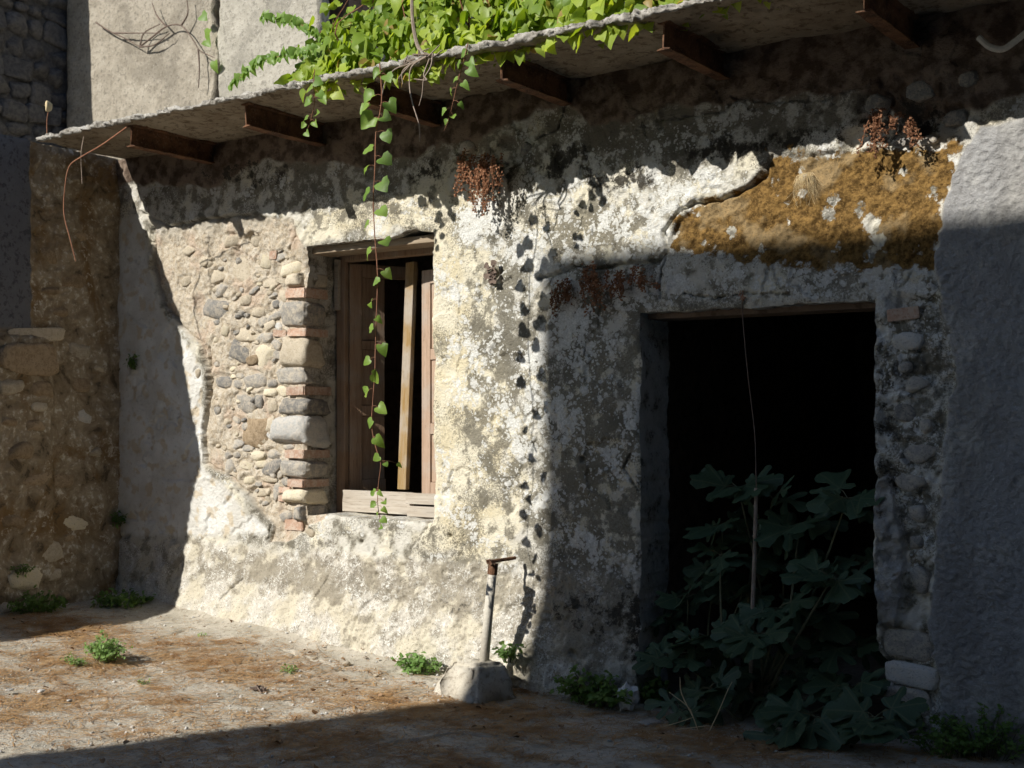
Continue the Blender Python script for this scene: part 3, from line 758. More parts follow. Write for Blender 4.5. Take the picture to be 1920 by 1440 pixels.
# ---------------------------------------------------------------- slab, steel beams
def build_slab():
    """broken concrete slab: a fine lattice, front edge ragged"""
    xs = axis([(-7.74, .012), (-.9, .08), (3.0, .08)])
    n = len(xs)
    zero = np.zeros(n)
    ragged = .05 * fbm(xs, zero, 1.3, 3, 401) + .035 * fbm(xs, zero + 3, 7, 4, 403) + .035 * fbm(xs, zero + 5, 22, 3, 405)
    yf = -.76 + ragged
    th = .040 + .030 * fbm(xs, zero + 9, 9, 4, 407)
    zb = 3.425
    us = np.r_[np.linspace(0, .08, 8), np.linspace(.1, 1, 46)]
    rows = []
    yb = .06
    # underside rows from wall to edge
    for u in us[::-1]:
        y = yf + (yb - yf) * u
        z = zb + .014 * fbm(xs, y, 4, 4, 411) + .012 * sstep(.16, .2, fbm(xs, y, 2.5, 4, 413))
        rows.append(np.stack([xs, y, z], -1))
    # front face
    for k, f in enumerate((.2, .4, .6, .8, .95)):
        y = yf - .012 * math.sin(f * math.pi) + .034 * fbm(xs, zero + k * .3, 26, 3, 417)
        rows.append(np.stack([xs, y, zb + th * f + .004 * fbm(xs, zero + k, 40, 2, 419)], -1))
    # top
    for u in (0.02, .05, .1, .2, .4, .7, 1):
        y = yf + (4.6 - yf) * u * .999
        z = zb + th + .03 * fbm(xs, y, 9, 4, 421) * np.exp(-u * 3)
        rows.append(np.stack([xs, y, z], -1))
    V = np.array(rows); m = len(rows)
    me = mesh_np('roof_slab', V.reshape(-1, 3), grid_faces(n, m))
    me.materials.append(MT['slab']); me.materials.append(MT['slab_edge'])
    mi = np.zeros((m - 1, n - 1), np.int32); mi[len(us) - 1:, :] = 1
    me.polygons.foreach_set('material_index', mi.ravel())
    return hp(link('roof_slab', me))
slab = build_slab()
BXS = [-6.81, -5.78, -4.83, -3.90, -2.94, -1.95, -.98]
BY = [-.70, -.67, -.66, -.64, -.65, -.66, -.66]
for i, (bx, by) in enumerate(zip(BXS, BY)):
    b = MB(); fw, h, tw, tf = .036, .142, .005, .008
    z0 = 3.285; y0, y1 = by, .12
    ys = np.linspace(y0, y1, 14)
    prof = [(-fw, 0), (fw, 0), (fw, tf), (tw, tf + .004), (tw, h - tf - .004), (fw, h - tf), (fw, h + .006), (-fw, h + .006), (-fw, h - tf), (-tw, h - tf - .004), (-tw, tf + .004), (-fw, tf)]
    v = []
    for j, y in enumerate(ys):
        for k, (px, pz) in enumerate(prof):
            v.append((bx + px + random.uniform(-.0015, .0015), y + (random.uniform(-.012, .006) if j == 0 else 0), z0 + pz + random.uniform(-.002, .002)))
    f = []
    n = len(prof)
    for j in range(len(ys) - 1):
        for k in range(n):
            f.append((j * n + k, j * n + (k + 1) % n, (j + 1) * n + (k + 1) % n, (j + 1) * n + k))
    f.append((0, 11, 10, 3, 2, 1)); f.append((10, 9, 4, 3)); f.append((9, 8, 7, 6, 5, 4))
    b.add(v, f)
    o = hp(b.build('steel_beam', MT['rust']))
    if i == 2: o['label'] = 'beam end with a bright red-brown flange'

# ---------------------------------------------------------------- stones and bricks in the bared wall
def rock_mesh(name, seed, sub=3, box=2.6, amp=.16, ncut=9):
    bm = bmesh.new()
    bmesh.ops.create_icosphere(bm, subdivisions=sub, radius=1.0)
    r = np.random.default_rng(seed)
    P = np.array([v.co[:] for v in bm.verts])
    e = 2.0 / box
    P = np.sign(P) * np.abs(P) ** e
    P = P / ((np.abs(P) ** box).sum(1) ** (1 / box))[:, None]
    dirs = r.normal(size=(9, 3)); dirs /= np.linalg.norm(dirs, axis=1)[:, None]; am = r.uniform(-1, 1, 9)
    P = P * (1 + amp * sum(a * np.sin(3.1 * P @ d + a * 5) for a, d in zip(am, dirs)) / 2.2)[:, None]
    cuts = r.normal(size=(ncut, 3)) * np.array([1, .55, 1]); cuts /= np.linalg.norm(cuts, axis=1)[:, None]; cd_ = r.uniform(.62, .92, ncut)
    for c, dd in zip(cuts, cd_):
        q = P @ c; k = q > dd
        P[k] -= np.outer((q[k] - dd) * .92, c)
    P = P * (1 + .10 * fbm(P[:, 0] + 2 * P[:, 2] + seed, P[:, 1] * 2 - P[:, 2], 2.2, 4, seed))[:, None]
    for v, p in zip(bm.verts, P): v.co = p
    me = bpy.data.meshes.new(name); bm.to_mesh(me); bm.free()
    me.polygons.foreach_set('use_smooth', np.ones(len(me.polygons), bool))
    return me
ROCKS = [rock_mesh('stone', i, 3, 2.2 + .35 * (i % 4)) for i in range(10)]
BLOCKS = [rock_mesh('quoin', 40 + i, 4, 5.0, .09, 1) for i in range(5)]
def brick_mesh(seed):
    r = random.Random(seed); bm = bmesh.new()
    bmesh.ops.create_cube(bm, size=2.0)
    bmesh.ops.bevel(bm, geom=bm.edges[:], offset=.07, segments=2, affect='EDGES')
    for v in bm.verts: v.co += Vector((r.uniform(-1, 1), r.uniform(-1, 1), r.uniform(-1, 1))) * .035
    me = bpy.data.meshes.new('brick'); bm.to_mesh(me); bm.free()
    return me
BRICKS = [brick_mesh(i) for i in range(3)]
_mm = {}
def shared(me, matname):
    k = (me.name, matname)
    if k not in _mm:
        c = me.copy(); c.materials.append(MT[matname]); _mm[k] = c
    return _mm[k]
def piece(name, me, matname, loc, scl, rot=(0, 0, 0), parent=facade):
    o = bpy.data.objects.new(name, shared(me, matname)); COL.objects.link(o)
    o.parent = parent
    o.location = loc; o.scale = scl; o.rotation_euler = rot
    return o
for p, sx, sy, sz, fr_, matname, tilt in PLACED:
    piece('stone', rr.choice(BRICKS if matname == 'brick' else BLOCKS if (sx > .10 and p.x > -3) else ROCKS), matname, (p.x, -fr_ + sy * .9, p.z), (sx * (.9 if matname == 'brick' else 1), sy, sz * (.9 if matname == 'brick' else 1)), (0, R(tilt), 0))
# quoins of the window's left jamb: stones and bricks in turn, each with its return into the opening
def quoin(kind, xl, xr, yt, yb, matname, back=.22, right=0):
    l = W(xl, (yt + yb) / 2); r_ = W(xr, (yt + yb) / 2)
    zt = W((xl + xr) / 2, yt).z; zb = W((xl + xr) / 2, yb).z
    x1 = WIN_L - .002 + right + rr.uniform(-.006, .006); x0 = l.x
    yf = -.004 - rr.uniform(0, .012)
    me = rr.choice(BLOCKS) if kind == 'stone' else rr.choice(BRICKS)
    if kind == 'brick': x0 += rr.uniform(-.02, .03); zt -= .006; zb += .006
    k = 1.09 if kind == 'stone' else 1.0
    piece(kind, me, matname, ((x0 + x1) / 2, (yf + back) / 2, (zt + zb) / 2), ((x1 - x0) / 2 * k, (back - yf) / 2, (zt - zb) / 2 * k), (0, R(rr.uniform(-1.5, 1.5)), R(rr.uniform(-2, 2))))
for a in (('stone', 535, 572, 512, 536, 'st_beige'), ('brick', 537, 572, 538, 560, 'brick'), ('stone', 526, 575, 566, 612, 'st_grey'), ('brick', 542, 572, 614, 632, 'brick'), ('stone', 524, 578, 635, 687, 'st_beige', .20), ('stone', 516, 576, 688, 721, 'st_grey'),
          ('brick', 535, 572, 723, 743, 'brick', .26), ('stone', 520, 572, 747, 778, 'st_dark', .26), ('stone', 508, 572, 781, 841, 'st_light', .25), ('brick', 536, 572, 842, 861, 'brick', .24), ('stone', 523, 574, 864, 895, 'st_grey', .24),
          ('brick', 536, 572, 897, 915, 'brick', .24), ('stone', 530, 574, 918, 948, 'st_cream', .24), ('stone', 550, 574, 950, 976, 'st_dark', .2)):
    quoin(*a)
# ---------------------------------------------------------------- window joinery
FY = REV - .03                               # plane of the frame
def plank(b, lo, hi, j=.002, rot=None):
    """slightly irregular board"""
    x0, y0, z0 = lo; x1, y1, z1 = hi
    b.box(lo, hi, rot)
L_ = WX(0, 0, 1)  # unused plane helper keeps its import honest
fx0 = WIN_L - .01; fx1 = WIN_R + .02
b = MB()
b.box((fx0, FY, WIN_B - .02), (fx0 + .075, FY + .07, WIN_T)); b.box((fx1 - .06, FY, WIN_B - .02), (fx1, FY + .07, WIN_T)); b.box((fx0 + .076, FY + .002, WIN_T - .075), (fx1 - .061, FY + .068, WIN_T))
winf = hp(b.build('window_frame', MT['wood']))
bev = winf.modifiers.new('bevel', 'BEVEL'); bev.width = .004; bev.segments = 2
def sub(b, name, mat):
    o = b.build(name, mat, winf); m_ = o.modifiers.new('bevel', 'BEVEL'); m_.width = .003; m_.segments = 2; return o
# left leaf swung inwards
hl = Matrix.Translation((fx0 + .080, FY + .04, 0)) @ Matrix.Rotation(R(62), 4, 'Z')
zb, zt = WIN_B + .10, WIN_T - .085
lw = .50
b = MB()
b.box((0, -.018, zb), (.085, .018, zt), hl); b.box((.086, -.017, zt - .09), (lw, .017, zt), hl)
b.box((.086, -.017, zb), (.26, .017, zb + .12), hl); b.box((.086, -.017, zb + .55), (.26, .017, zb + .62), hl); b.box((.086, -.017, zb + 1.0), (.26, .017, zb + 1.06), hl)
sub(b, 'shutter_leaf', MT['wood'])
for za, zc in ((zb + .122, zb + .548), (zb + .622, zb + .998), (zb + 1.062, zt - .092)):
    b = MB(); b.box((.088, -.006, za), (.255, .008, zc), hl); sub(b, 'panel', MT['wood'])
# loose ochre stile leaning in the gap
p0 = W(756, 918, FY + .01); p1 = W(772, 492, FY + .10)
ax = (p1 - p0).normalized(); ey = Vector((-.25, -1, 0)); ey = (ey - ax * ey.dot(ax)).normalized(); ex = ax.cross(ey).normalized()
mm = Matrix(((ex.x, ey.x, ax.x, p0.x), (ex.y, ey.y, ax.y, p0.y), (ex.z, ey.z, ax.z, p0.z), (0, 0, 0, 1)))
b = MB(); b.box((-.045, -.016, 0), (.045, .016, (p1 - p0).length), mm); o = sub(b, 'loose_stile', MT['wood_ochre']); o['label'] = 'ochre painted loose stile leaning in the gap'
# right leaf nearly closed
hr = Matrix.Translation((fx1 - .062, FY + .01, 0)) @ Matrix.Rotation(R(168), 4, 'Z')
rw = .350; zb2 = WIN_B + .13; zt2 = WIN_T - .17
b = MB()
b.box((0, -.018, zb2), (.07, .018, zt2), hr); b.box((rw - .085, -.018, zb2), (rw, .018, zt2), hr)
for za, zc in ((zb2, zb2 + .09), (zb2 + .40, zb2 + .47), (zb2 + .88, zb2 + .95), (zt2 - .09, zt2)): b.box((.071, -.017, za), (rw - .086, .017, zc), hr)
sub(b, 'shutter_leaf', MT['wood_pink'])
for za, zc in ((zb2 + .092, zb2 + .398), (zb2 + .472, zb2 + .878), (zb2 + .952, zt2 - .092)):
    b = MB(); b.box((.073, -.006, za), (rw - .088, .006, zc), hr); sub(b, 'panel', MT['wood_pink'])
# bottom boards
b = MB(); b.box((fx0 + .10, FY - .05, WIN_B + .012), (fx1 - .40, FY - .02, WIN_B + .155)); sub(b, 'board', MT['wood_grey'])
b = MB(); b.box((fx1 - .42, FY - .085, WIN_B + .085), (fx1 - .03, FY - .055, WIN_B + .155), Matrix.Translation((fx1 - .42, 0, 0)) @ Matrix.Rotation(R(0), 4, 'Y') @ Matrix.Translation((-fx1 + .42, 0, 0))); sub(b, 'board', MT['wood_grey'])
b = MB(); b.box((fx1 - .40, FY - .095, WIN_B + .006), (fx1 - .03, FY - .06, WIN_B + .072)); sub(b, 'board', MT['wood_grey'])
# narrow strip nailed to the jamb and the lintel board
s0 = WX(637, 470, fx0 + .03)
b = MB(); b.box((fx0 + .012, FY - .035, WIN_T - .40), (fx0 + .045, FY - .004, WIN_T - .06)); o = sub(b, 'jamb_strip', MT['wood_grey'])
b = MB(); b.box((WIN_L - .02, .075, WIN_T - .045), (WIN_R + .03, FY - .045, WIN_T + .004)); lin = hp(b.build('lintel', MT['lintel'])); m_ = lin.modifiers.new('bevel', 'BEVEL'); m_.width = .006; m_.segments = 2
# door lintel board, in the dark room colour to paint it into the shade
b = MB(); b.box((DOOR_L - .02, .10, DOOR_T - .03), (DOOR_R + .03, .30, DOOR_T + .006)); hp(b.build('lintel', MT['inside']))

# ==================================================================================================
# SIDE WALL at the left, coming forward from the corner
# ==================================================================================================
SX = -7.83
def mat_side():
    m = M('decayed_side_wall', .95, .1)
    n1 = m.noise(2.2, 6, .65, .6, 1); n2 = m.noise(7, 7, .7, .5, 2); n3 = m.noise(26, 6, .7, 0, 3); n4 = m.noise(70, 4, .7, 0, 4)
    c = m.mix(m.step(n2, .35, .65), (.21, .165, .11), (.37, .31, .225))
    c = m.mix(m.step(n1, .5, .62), c, m.mix(n3, (.16, .105, .05), (.25, .17, .09)))
    c = m.mix(m.math('MULTIPLY', m.step(n3, .50, .62), m.step(n2, .46, .58)), c, (.58, .55, .48))
    c = m.mix(m.math('MULTIPLY', m.step(n2, .42, .34), .8), c, (.075, .06, .04))
    gb = m.attr('sky_shade_plaster')
    c = m.mix(gb, c, m.mix(n2, (.09, .095, .115), (.19, .195, .21)))  # smooth plaster patch; its bluish dark tone paints in sky-lit shade
    c = m.mix(m.math('MULTIPLY', m.math('MULTIPLY', gb, m.step(n3, .52, .62)), .7), c, (.05, .052, .06))
    m.bump(n4, .5, .008, m.bump(n3, .6, .02))
    return m.done(c)
def side_d(Y, Z):
    d = .035 * fbm(Y, Z, 1.6, 4, 501) + .02 * fbm(Y, Z, 7, 4, 503) + .012 * fbm(Y, Z, 26, 3, 505)
    sm = sstep(.75, .1, Z + .25 * fbm(Y, Z, 3, 3, 507)) * sstep(-.62, -.45, Y)
    d = d * (1 - .7 * sm) + .05 * sm
    g = sstep(-.74, -.77, Y + .02 * fbm(Y, Z, 8, 3, 509)) * sstep(2.10, 2.14, Z + .03 * fbm(Y, Z, 6, 3, 511))
    d = d * (1 - .9 * g) + .03 * g
    low = sstep(-.55, -.62, Y + .06 * fbm(Y, Z, 5, 3, 513)) * sstep(2.12, 2.06, Z)
    d += .05 * low
    return d, g
ys = axis([(-5.0, .05), (-1.3, .012), (.02, .012)]); zs = axis([(-.3, .012), (3.44, .012)])
Yg, Zg = np.meshgrid(ys, zs)
prof = [(.1, -.5), (-5.2, -.5), (-5.2, 1.55), (-1.95, 1.58), (-1.86, 2.0), (-2.3, 2.86), (-2.25, 2.95), (-1.75, 3.27), (-1.45, 3.6), (.1, 3.6)]
cy = (Yg[:-1, :-1] + Yg[1:, 1:]) / 2; cz = (Zg[:-1, :-1] + Zg[1:, 1:]) / 2
keep = poly_sdf(cy + .05 * fbm(cy, cz, 4, 3, 521), cz + .05 * fbm(cy, cz, 4, 3, 523), prof) > 0
dd, gg = side_d(Yg, Zg)
V = np.stack([SX + dd, Yg, Zg], -1).reshape(-1, 3)
F = grid_faces(len(ys), len(zs), keep)
used = np.unique(F); remap = -np.ones(len(V), int); remap[used] = np.arange(len(used))
me = mesh_np('side_wall', V[used], remap[F]); attr(me, 'sky_shade_plaster', gg.ravel()[used])
side = link('side_wall', me, mat_side())
sm_ = side.modifiers.new('thickness', 'SOLIDIFY'); sm_.thickness = .40; sm_.offset = -1
tag(side, 'tall decayed brown rubble wall in shade at the left, meeting the plastered facade', 'wall')
def side_stone(px, py, wpx, hpx, matname, proud=.02, box=False):
    p = WX(px, py, SX); l = WX(px - wpx / 2, py, SX); r_ = WX(px + wpx / 2, py, SX)
    sy = abs(r_.y - l.y) / 2; sz = abs(WX(px, py - hpx / 2, SX).z - WX(px, py + hpx / 2, SX).z) / 2
    d = float(side_d(np.array([p.y]), np.array([p.z]))[0][0])
    sx = .05
    piece('stone', rr.choice(BLOCKS if box else ROCKS), matname, (SX + d + proud * .45 - sx * .8, p.y, p.z), (sx, sy * 1.1, sz * 1.1), (R(rr.uniform(-8, 8)), 0, 0), side)
for a in ((65, 628, 90, 24, 'st_beige', .05, True), (45, 675, 92, 56, 'st_brown', .06, True), (12, 725, 40, 34, 'st_beige', .03), (70, 732, 40, 34, 'st_brown', .02), (110, 585, 34, 26, 'st_brown', .03), (150, 658, 36, 40, 'st_beige', .03), (64, 762, 30, 20, 'st_beige', .03),
          (140, 980, 54, 32, 'st_cream', .03), (78, 1035, 60, 50, 'st_beige', .03), (40, 1085, 62, 52, 'st_cream', .04), (10, 1140, 50, 40, 'st_beige', .05), (165, 782, 30, 36, 'st_light', .025), (60, 900, 70, 34, 'st_brown', .03), (30, 850, 46, 40, 'st_brown', .03),
          (120, 900, 40, 30, 'st_brown', .02), (100, 840, 44, 34, 'st_brown', .02), (155, 720, 34, 30, 'st_brown', .02), (90, 545, 36, 20, 'st_brown', .03), (130, 1010, 24, 20, 'st_brown', .02), (20, 980, 44, 30, 'st_brown', .03), (95, 1075, 30, 24, 'st_beige', .03), (185, 690, 20, 24, 'st_beige', .02),
          (140, 530, 50, 40, 'st_brown', .015), (90, 480, 40, 34, 'st_brown', .01), (150, 440, 44, 30, 'st_brown', .01), (100, 400, 36, 30, 'st_brown', .01), (115, 1120, 24, 20, 'st_brown', .03), (180, 850, 22, 22, 'st_beige', .02), (60, 800, 34, 26, 'st_brown', .02), (8, 790, 30, 26, 'st_brown', .03)):
    side_stone(*a)

# ==================================================================================================
# UPPER BUILDINGS behind the slab
# ==================================================================================================
UY = 1.5
rear = empty('rear_house', (-9, UY, 3.4)); tag(rear, 'sunlit grey plastered upper wall behind the slab with a black vertical crack', 'building')
def rp(o): o.parent = rear; o.matrix_parent_inverse = Matrix.Translation(-rear.location); return o
def mat_upper(name, a, b_, green):
    m = M(name, .95, .1)
    n1 = m.noise(1.5, 6, .6, .5, 1); n2 = m.noise(6, 7, .7, .4, 2); n3 = m.noise(30, 5, .7, 0, 3)
    c = m.mix(m.step(n2, .35, .65), a, b_)
    c = m.mix(m.math('MULTIPLY', m.step(n3, .5, .62), .55), c, tuple(x * .4 for x in a))
    c = m.mix(m.math('MULTIPLY', m.step(n1, .5, .62), .5), c, tuple(x * .55 for x in a))
    c = m.mix(m.math('MULTIPLY', m.step(m.noise(80, 3, .7, 0, 6), .6, .7), .5), c, (.62, .6, .54))
    if green:
        g = m.math('MULTIPLY', m.step(m.math('ADD', m.attr('low'), m.math('MULTIPLY', m.math('SUBTRACT', n2, .5), 1.4)), .5, .9), .75)
        c = m.mix(g, c, m.mix(m.step(n3, .4, .6), (.30, .36, .22), (.60, .60, .52)))
    m.bump(n3, .6, .02)
    return m.done(c)
xa, xb, xc = W(126, 100, UY).x, W(412, 100, UY).x, W(604, 100, UY).x
def sheet(name, x0, x1, mat, proud, ragL=0.0, ragR=0.0, z1=7.5, seed=600):
    xs = axis([(x0, .025), (x1, .025)]); zs = axis([(3.2, .025), (5.6, .2), (z1, .2)])
    X, Z = np.meshgrid(xs, zs)
    t = (X - x0) / (x1 - x0)
    X2 = X + ragL * fbm(Z, Z * 0 + 1, 2.2, 4, seed) * (1 - t) + ragR * fbm(Z, Z * 0 + 5, 2.2, 4, seed + 3) * t
    Yv = UY - proud - .02 * fbm(X, Z, 1.5, 3, seed + 5) - .012 * fbm(X, Z, 9, 4, seed + 7)
    me = mesh_np(name, np.stack([X2, Yv, Z], -1).reshape(-1, 3), grid_faces(len(xs), len(zs)))
    attr(me, 'low', sstep(4.25, 3.45, Z))
    o = rp(link(name, me, mat)); s = o.modifiers.new('thickness', 'SOLIDIFY'); s.thickness = .12; s.offset = -1
    return o
sheet('plaster_wall', xa, xb - .06, mat_upper('old_grey_render', (.28, .25, .20), (.37, .335, .275), True), 0, 0, .14, seed=611)
sheet('block_wall', xb + .07, xc, mat_upper('pale_block_render', (.34, .32, .27), (.42, .395, .34), False), .05, .10, 0, seed=641)
b = MB(); b.box((xa, UY + .32, 3.2), (xc, UY + .6, 7.5)); rp(b.build('crack_shade_backing', MT['inside']))  # dark backing, its colour stands in for the shade inside the crack
b = MB(); b.box((xc - .3, UY + .61, 3.2), (xc, UY + 5, 7.5)); rp(b.build('flank_wall', MT['st_dark']))
# stone wall at the far left; its shade is also in the stone colour
SW = xa - .02
sw = MB(); sw.box((SW - .5, .66, -.2), (SW - .06, UY + .6, 7.6)); sw.add([(SW - .5, .66, -.2), (SW - .06, .66, -.2), (SW - .06, .66, 7.6), (SW - .5, .66, 7.6), (SW - .5, .12, -.2), (SW - .06, .12, -.2), (SW - .06, .12, 4.6), (SW - .5, .12, 4.6)], [(4, 5, 6, 7), (5, 1, 2, 6), (0, 4, 7, 3), (7, 6, 2, 3)]); swo = sw.build('stone_wall', MT['st_shade'])  # sloped out-of-view end added to slant the shadow on the upper wall
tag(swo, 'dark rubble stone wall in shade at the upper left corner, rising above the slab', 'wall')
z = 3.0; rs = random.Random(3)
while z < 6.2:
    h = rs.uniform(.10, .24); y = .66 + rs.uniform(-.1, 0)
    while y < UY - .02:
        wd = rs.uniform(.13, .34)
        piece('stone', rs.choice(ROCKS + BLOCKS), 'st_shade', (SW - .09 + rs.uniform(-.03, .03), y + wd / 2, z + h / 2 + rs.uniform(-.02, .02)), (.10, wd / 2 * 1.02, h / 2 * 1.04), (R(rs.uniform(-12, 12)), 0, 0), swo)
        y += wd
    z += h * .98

# building across the yard, behind the viewer; its shadow covers the doorway
ND = 9.0
nb = empty('neighbouring_house', (0, -ND - 3, 0)); tag(nb, 'tall house across the yard whose shadow covers the doorway', 'house')
nx0 = -4.07 - SUN_A * ND; nh = 2.45 + SUN_B * ND
mw = mat_concrete('neighbour_render', (.24, .23, .215), (.30, .285, .26), (.18, .17, .15))
def npb(name, lo, hi, mat):
    b = MB(); b.box(lo, hi); o = b.build(name, mat); o.parent = nb; o.matrix_parent_inverse = Matrix.Translation(-nb.location); return o
npb('wall', (nx0, -ND - 7, -.5), (9, -ND, nh - .15), mw); npb('roof', (nx0 - .002, -ND - 7.1, nh - .149), (9.1, -ND + .002, nh), MT['slab'])
for fz in (1.0, 4.2, 6.6):
    for fx in (-6.2, -3.2, -.2, 2.8, 5.8):
        if fz + 1.4 < nh: npb('window', (fx, -ND - .01, fz), (fx + 1.0, -ND + .03, fz + 1.4), MT['wood'])

eh = empty('added_sky_block', (7, -6, 0)); tag(eh, 'added block outside the picture at the far right, cutting sky light from the yard', 'house')  # unseen, added to keep sky light off the shaded wall
b = MB(); b.box((5.0, -8.8, -.5), (9, -.6, 8.0)); o = b.build('wall', mw); o.parent = eh; o.matrix_parent_inverse = Matrix.Translation(-eh.location)
b = MB(); b.box((4.8, -8.9, 8.001), (9.2, -.5, 8.2)); o = b.build('roof', MT['slab']); o.parent = eh; o.matrix_parent_inverse = Matrix.Translation(-eh.location)

# ==================================================================================================
# PLANTS
# ==================================================================================================
def leaf_mesh(name, mat, curl=.15, fold=.25, wide=.5):
    out = [(0, .0), (.24, -.13), (.44, .02), (.5, .26), (.40, .55), (.20, .83), (0, 1.05)]
    mid = [(0, .0), (0, .10), (0, .22), (0, .38), (0, .58), (0, .84)]
    lr = random.Random(int(curl * 100 + fold * 1000 + wide * 7)); v = []; f = []
    def zz(x, y): return fold * abs(x) - curl * y * y
    mi = []
    for (x, y) in mid: mi.append(len(v)); v.append((x, y, zz(x, y)))
    for sgn in (1, -1):
        ri = [mi[0]]
        for (x, y) in out[1:-1]:
            jx = 1 + lr.uniform(-.14, .14); jy = lr.uniform(-.05, .05); ri.append(len(v)); v.append((sgn * x * wide * 2 * jx, y + jy, zz(x * wide * 2, y) + lr.uniform(-.09, .09)))
        if sgn == 1: tip = len(v); v.append((0, 1.05, zz(0, 1.05)))
        ri.append(tip); mm_ = mi + [tip]
        for k in range(len(ri) - 1):
            q_ = [mm_[k], ri[k], ri[k + 1], mm_[k + 1]]
            q2 = []
            for i_ in q_:
                if i_ not in q2: q2.append(i_)
            if len(q2) > 2: f.append(tuple(q2 if sgn == 1 else reversed(q2)))
    me = bpy.data.meshes.new(name); me.from_pydata(v, [], f); me.update(); me.materials.append(mat)
    me.polygons.foreach_set('use_smooth', np.ones(len(me.polygons), bool)); return me
VL = [leaf_mesh('leaf', MT['vine'], c, fo, wd) for c, fo, wd in ((.15, .25, .54), (.35, .15, .58), (.05, .45, .50), (.5, .3, .54), (.25, .6, .58), (.6, .05, .52))]
SL = [leaf_mesh('leaf', MT['vine_strand'], c, fo, wd) for c, fo, wd in ((.15, .2, .58), (.3, .12, .62), (.05, .5, .54), (.55, .3, .56), (.2, .7, .6), (.7, .1, .5))]
def orient(tip, nrm):
    y = Vector(tip).normalized(); z = Vector(nrm); z = (z - y * z.dot(y))
    if z.length < 1e-4: z = y.orthogonal()
    z.normalize(); x = y.cross(z)
    return Matrix((x, y, z)).transposed().to_4x4()
def leaf_obj(me, pos, tip, nrm, size, parent, ploc):
    o = bpy.data.objects.new('leaf', me); COL.objects.link(o); o.parent = parent
    o.matrix_local = Matrix.Translation(Vector(pos) - ploc) @ orient(tip, nrm) @ Matrix.Diagonal((size, size, size, 1))
    return o

# climbing vine heaped on the slab edge
vr = random.Random(11)
vloc = Vector((-4.2, -.3, 3.49))
vine = empty('climbing_vine', vloc); tag(vine, 'bright green heart-leaved vine heaped along the top of the concrete slab', 'vine')
def vtop(x):
    """height of the heap above the slab"""
    h = .62 + .12 * math.sin(x * 5.1) + .08 * math.sin(x * 11.7 + 1)
    edge = (x + 5.55) / .35
    return h * max(0, min(1, edge)) ** .5
cand = []
for _ in range(3600):
    x = vr.uniform(-5.5, -2.2); h = vtop(x)
    if x > -2.9 : h *= .5
    y0 = -.665 - .03 * math.sin(x * 7)
    t = vr.random()
    # shell of the heap: front rises steeply, then rolls back
    if vr.random() < .75:
        z = vr.random() ** .9 * h
        y = y0 + .02 + .55 * (z / max(h, .05)) ** 2.2 * vr.uniform(.6, 1.0) + abs(vr.gauss(0, .09))
    else:
        y = y0 + vr.uniform(.1, 1.1); z = h * vr.uniform(.75, 1.05)
    if x < -5.2 and vr.random() < .35: continue
    if vr.random() < .05 and -5.3 < x < -3.0: z = -vr.uniform(.0, .10); y = y0 - vr.uniform(.01, .05)
    p = Vector((x, y, 3.485 + z))
    out_ = Vector((vr.gauss(0, .5) - .15, -1.0 + vr.gauss(0, .4), .55 + vr.gauss(0, .45)))
    tip = Vector((vr.gauss(0, .6), -.35 + vr.gauss(0, .35), -.8 + vr.gauss(0, .35)))
    cand.append((p, tip, out_, vr.uniform(.036, .10)))
cand.sort(key=lambda c: c[0].y + .35 * (0 if c[0].z > 3.4 else -1))
near = cand[:290]; vr.shuffle(cand[290:])
for p, tip, n_, s in near: leaf_obj(vr.choice(VL), p, tip, n_, s, vine, vloc)
def leaf_mass(items, meshes, name, mat, parent, ploc):
    vs, fs = [], []
    base = [([v.co.copy() for v in me.vertices], [tuple(p.vertices) for p in me.polygons]) for me in meshes]
    for p, tip, n_, s in items:
        bv, bf = base[vr.randrange(len(base))]
        m_ = Matrix.Translation(Vector(p) - ploc) @ orient(tip, n_) @ Matrix.Diagonal((s, s, s, 1))
        o_ = len(vs); vs += [tuple(m_ @ v) for v in bv]; fs += [tuple(i + o_ for i in f_) for f_ in bf]
    me = bpy.data.meshes.new(name); me.from_pydata(vs, [], fs); me.update()
    o = link(name, me, mat, parent); return o
o = leaf_mass(cand[290:], VL, 'foliage', MT['vine'], vine, vloc); o['kind'] = 'stuff'
b = MB()
for _ in range(60):
    x = vr.uniform(-5.4, -2.4); h = vtop(x)
    b.tube(curve_pts([Vector((x, vr.uniform(-.4, .3), 3.48)) - vloc, Vector((x + vr.uniform(-.15, .15), vr.uniform(-.6, 0), 3.48 + h * .6)) - vloc, Vector((x + vr.uniform(-.3, .3), vr.uniform(-.6, .1), 3.48 + h)) - vloc], 4), .006, .003, 4)
b.build('stem', MT['stem'], vine)
# woody stump and bare roots over the edge
b = MB()
def wpts(pts, Y): return [W(px, py, Y) for px, py in pts]
b.tube(curve_pts([p - vloc for p in wpts([(772, -10), (774, 40), (783, 85), (800, 108)], -.74)], 5), .009, .012, 6)
b.build('trunk', MT['twig'], vine)
roots = empty('hanging_roots', W(800, 108, -.80)); tag(roots, 'tangle of bare pale roots hanging over the slab edge beside the long vine', 'roots')
for pts in (((800, 105), (772, 118), (740, 130), (722, 155), (716, 182)), ((800, 105), (772, 125), (768, 160), (774, 195), (786, 235), (787, 266)), ((812, 100), (808, 125), (795, 148), (792, 175), (786, 198)), ((800, 105), (757, 130), (755, 158)), ((806, 110), (795, 140), (800, 150), (776, 148)), ((770, 120), (752, 140), (746, 148))):
    b = MB(); b.tube(curve_pts([p - roots.location for p in wpts(pts, -.83)], 5), .0055, .0025, 5); b.build('root', MT['twig'], roots)
b = MB()
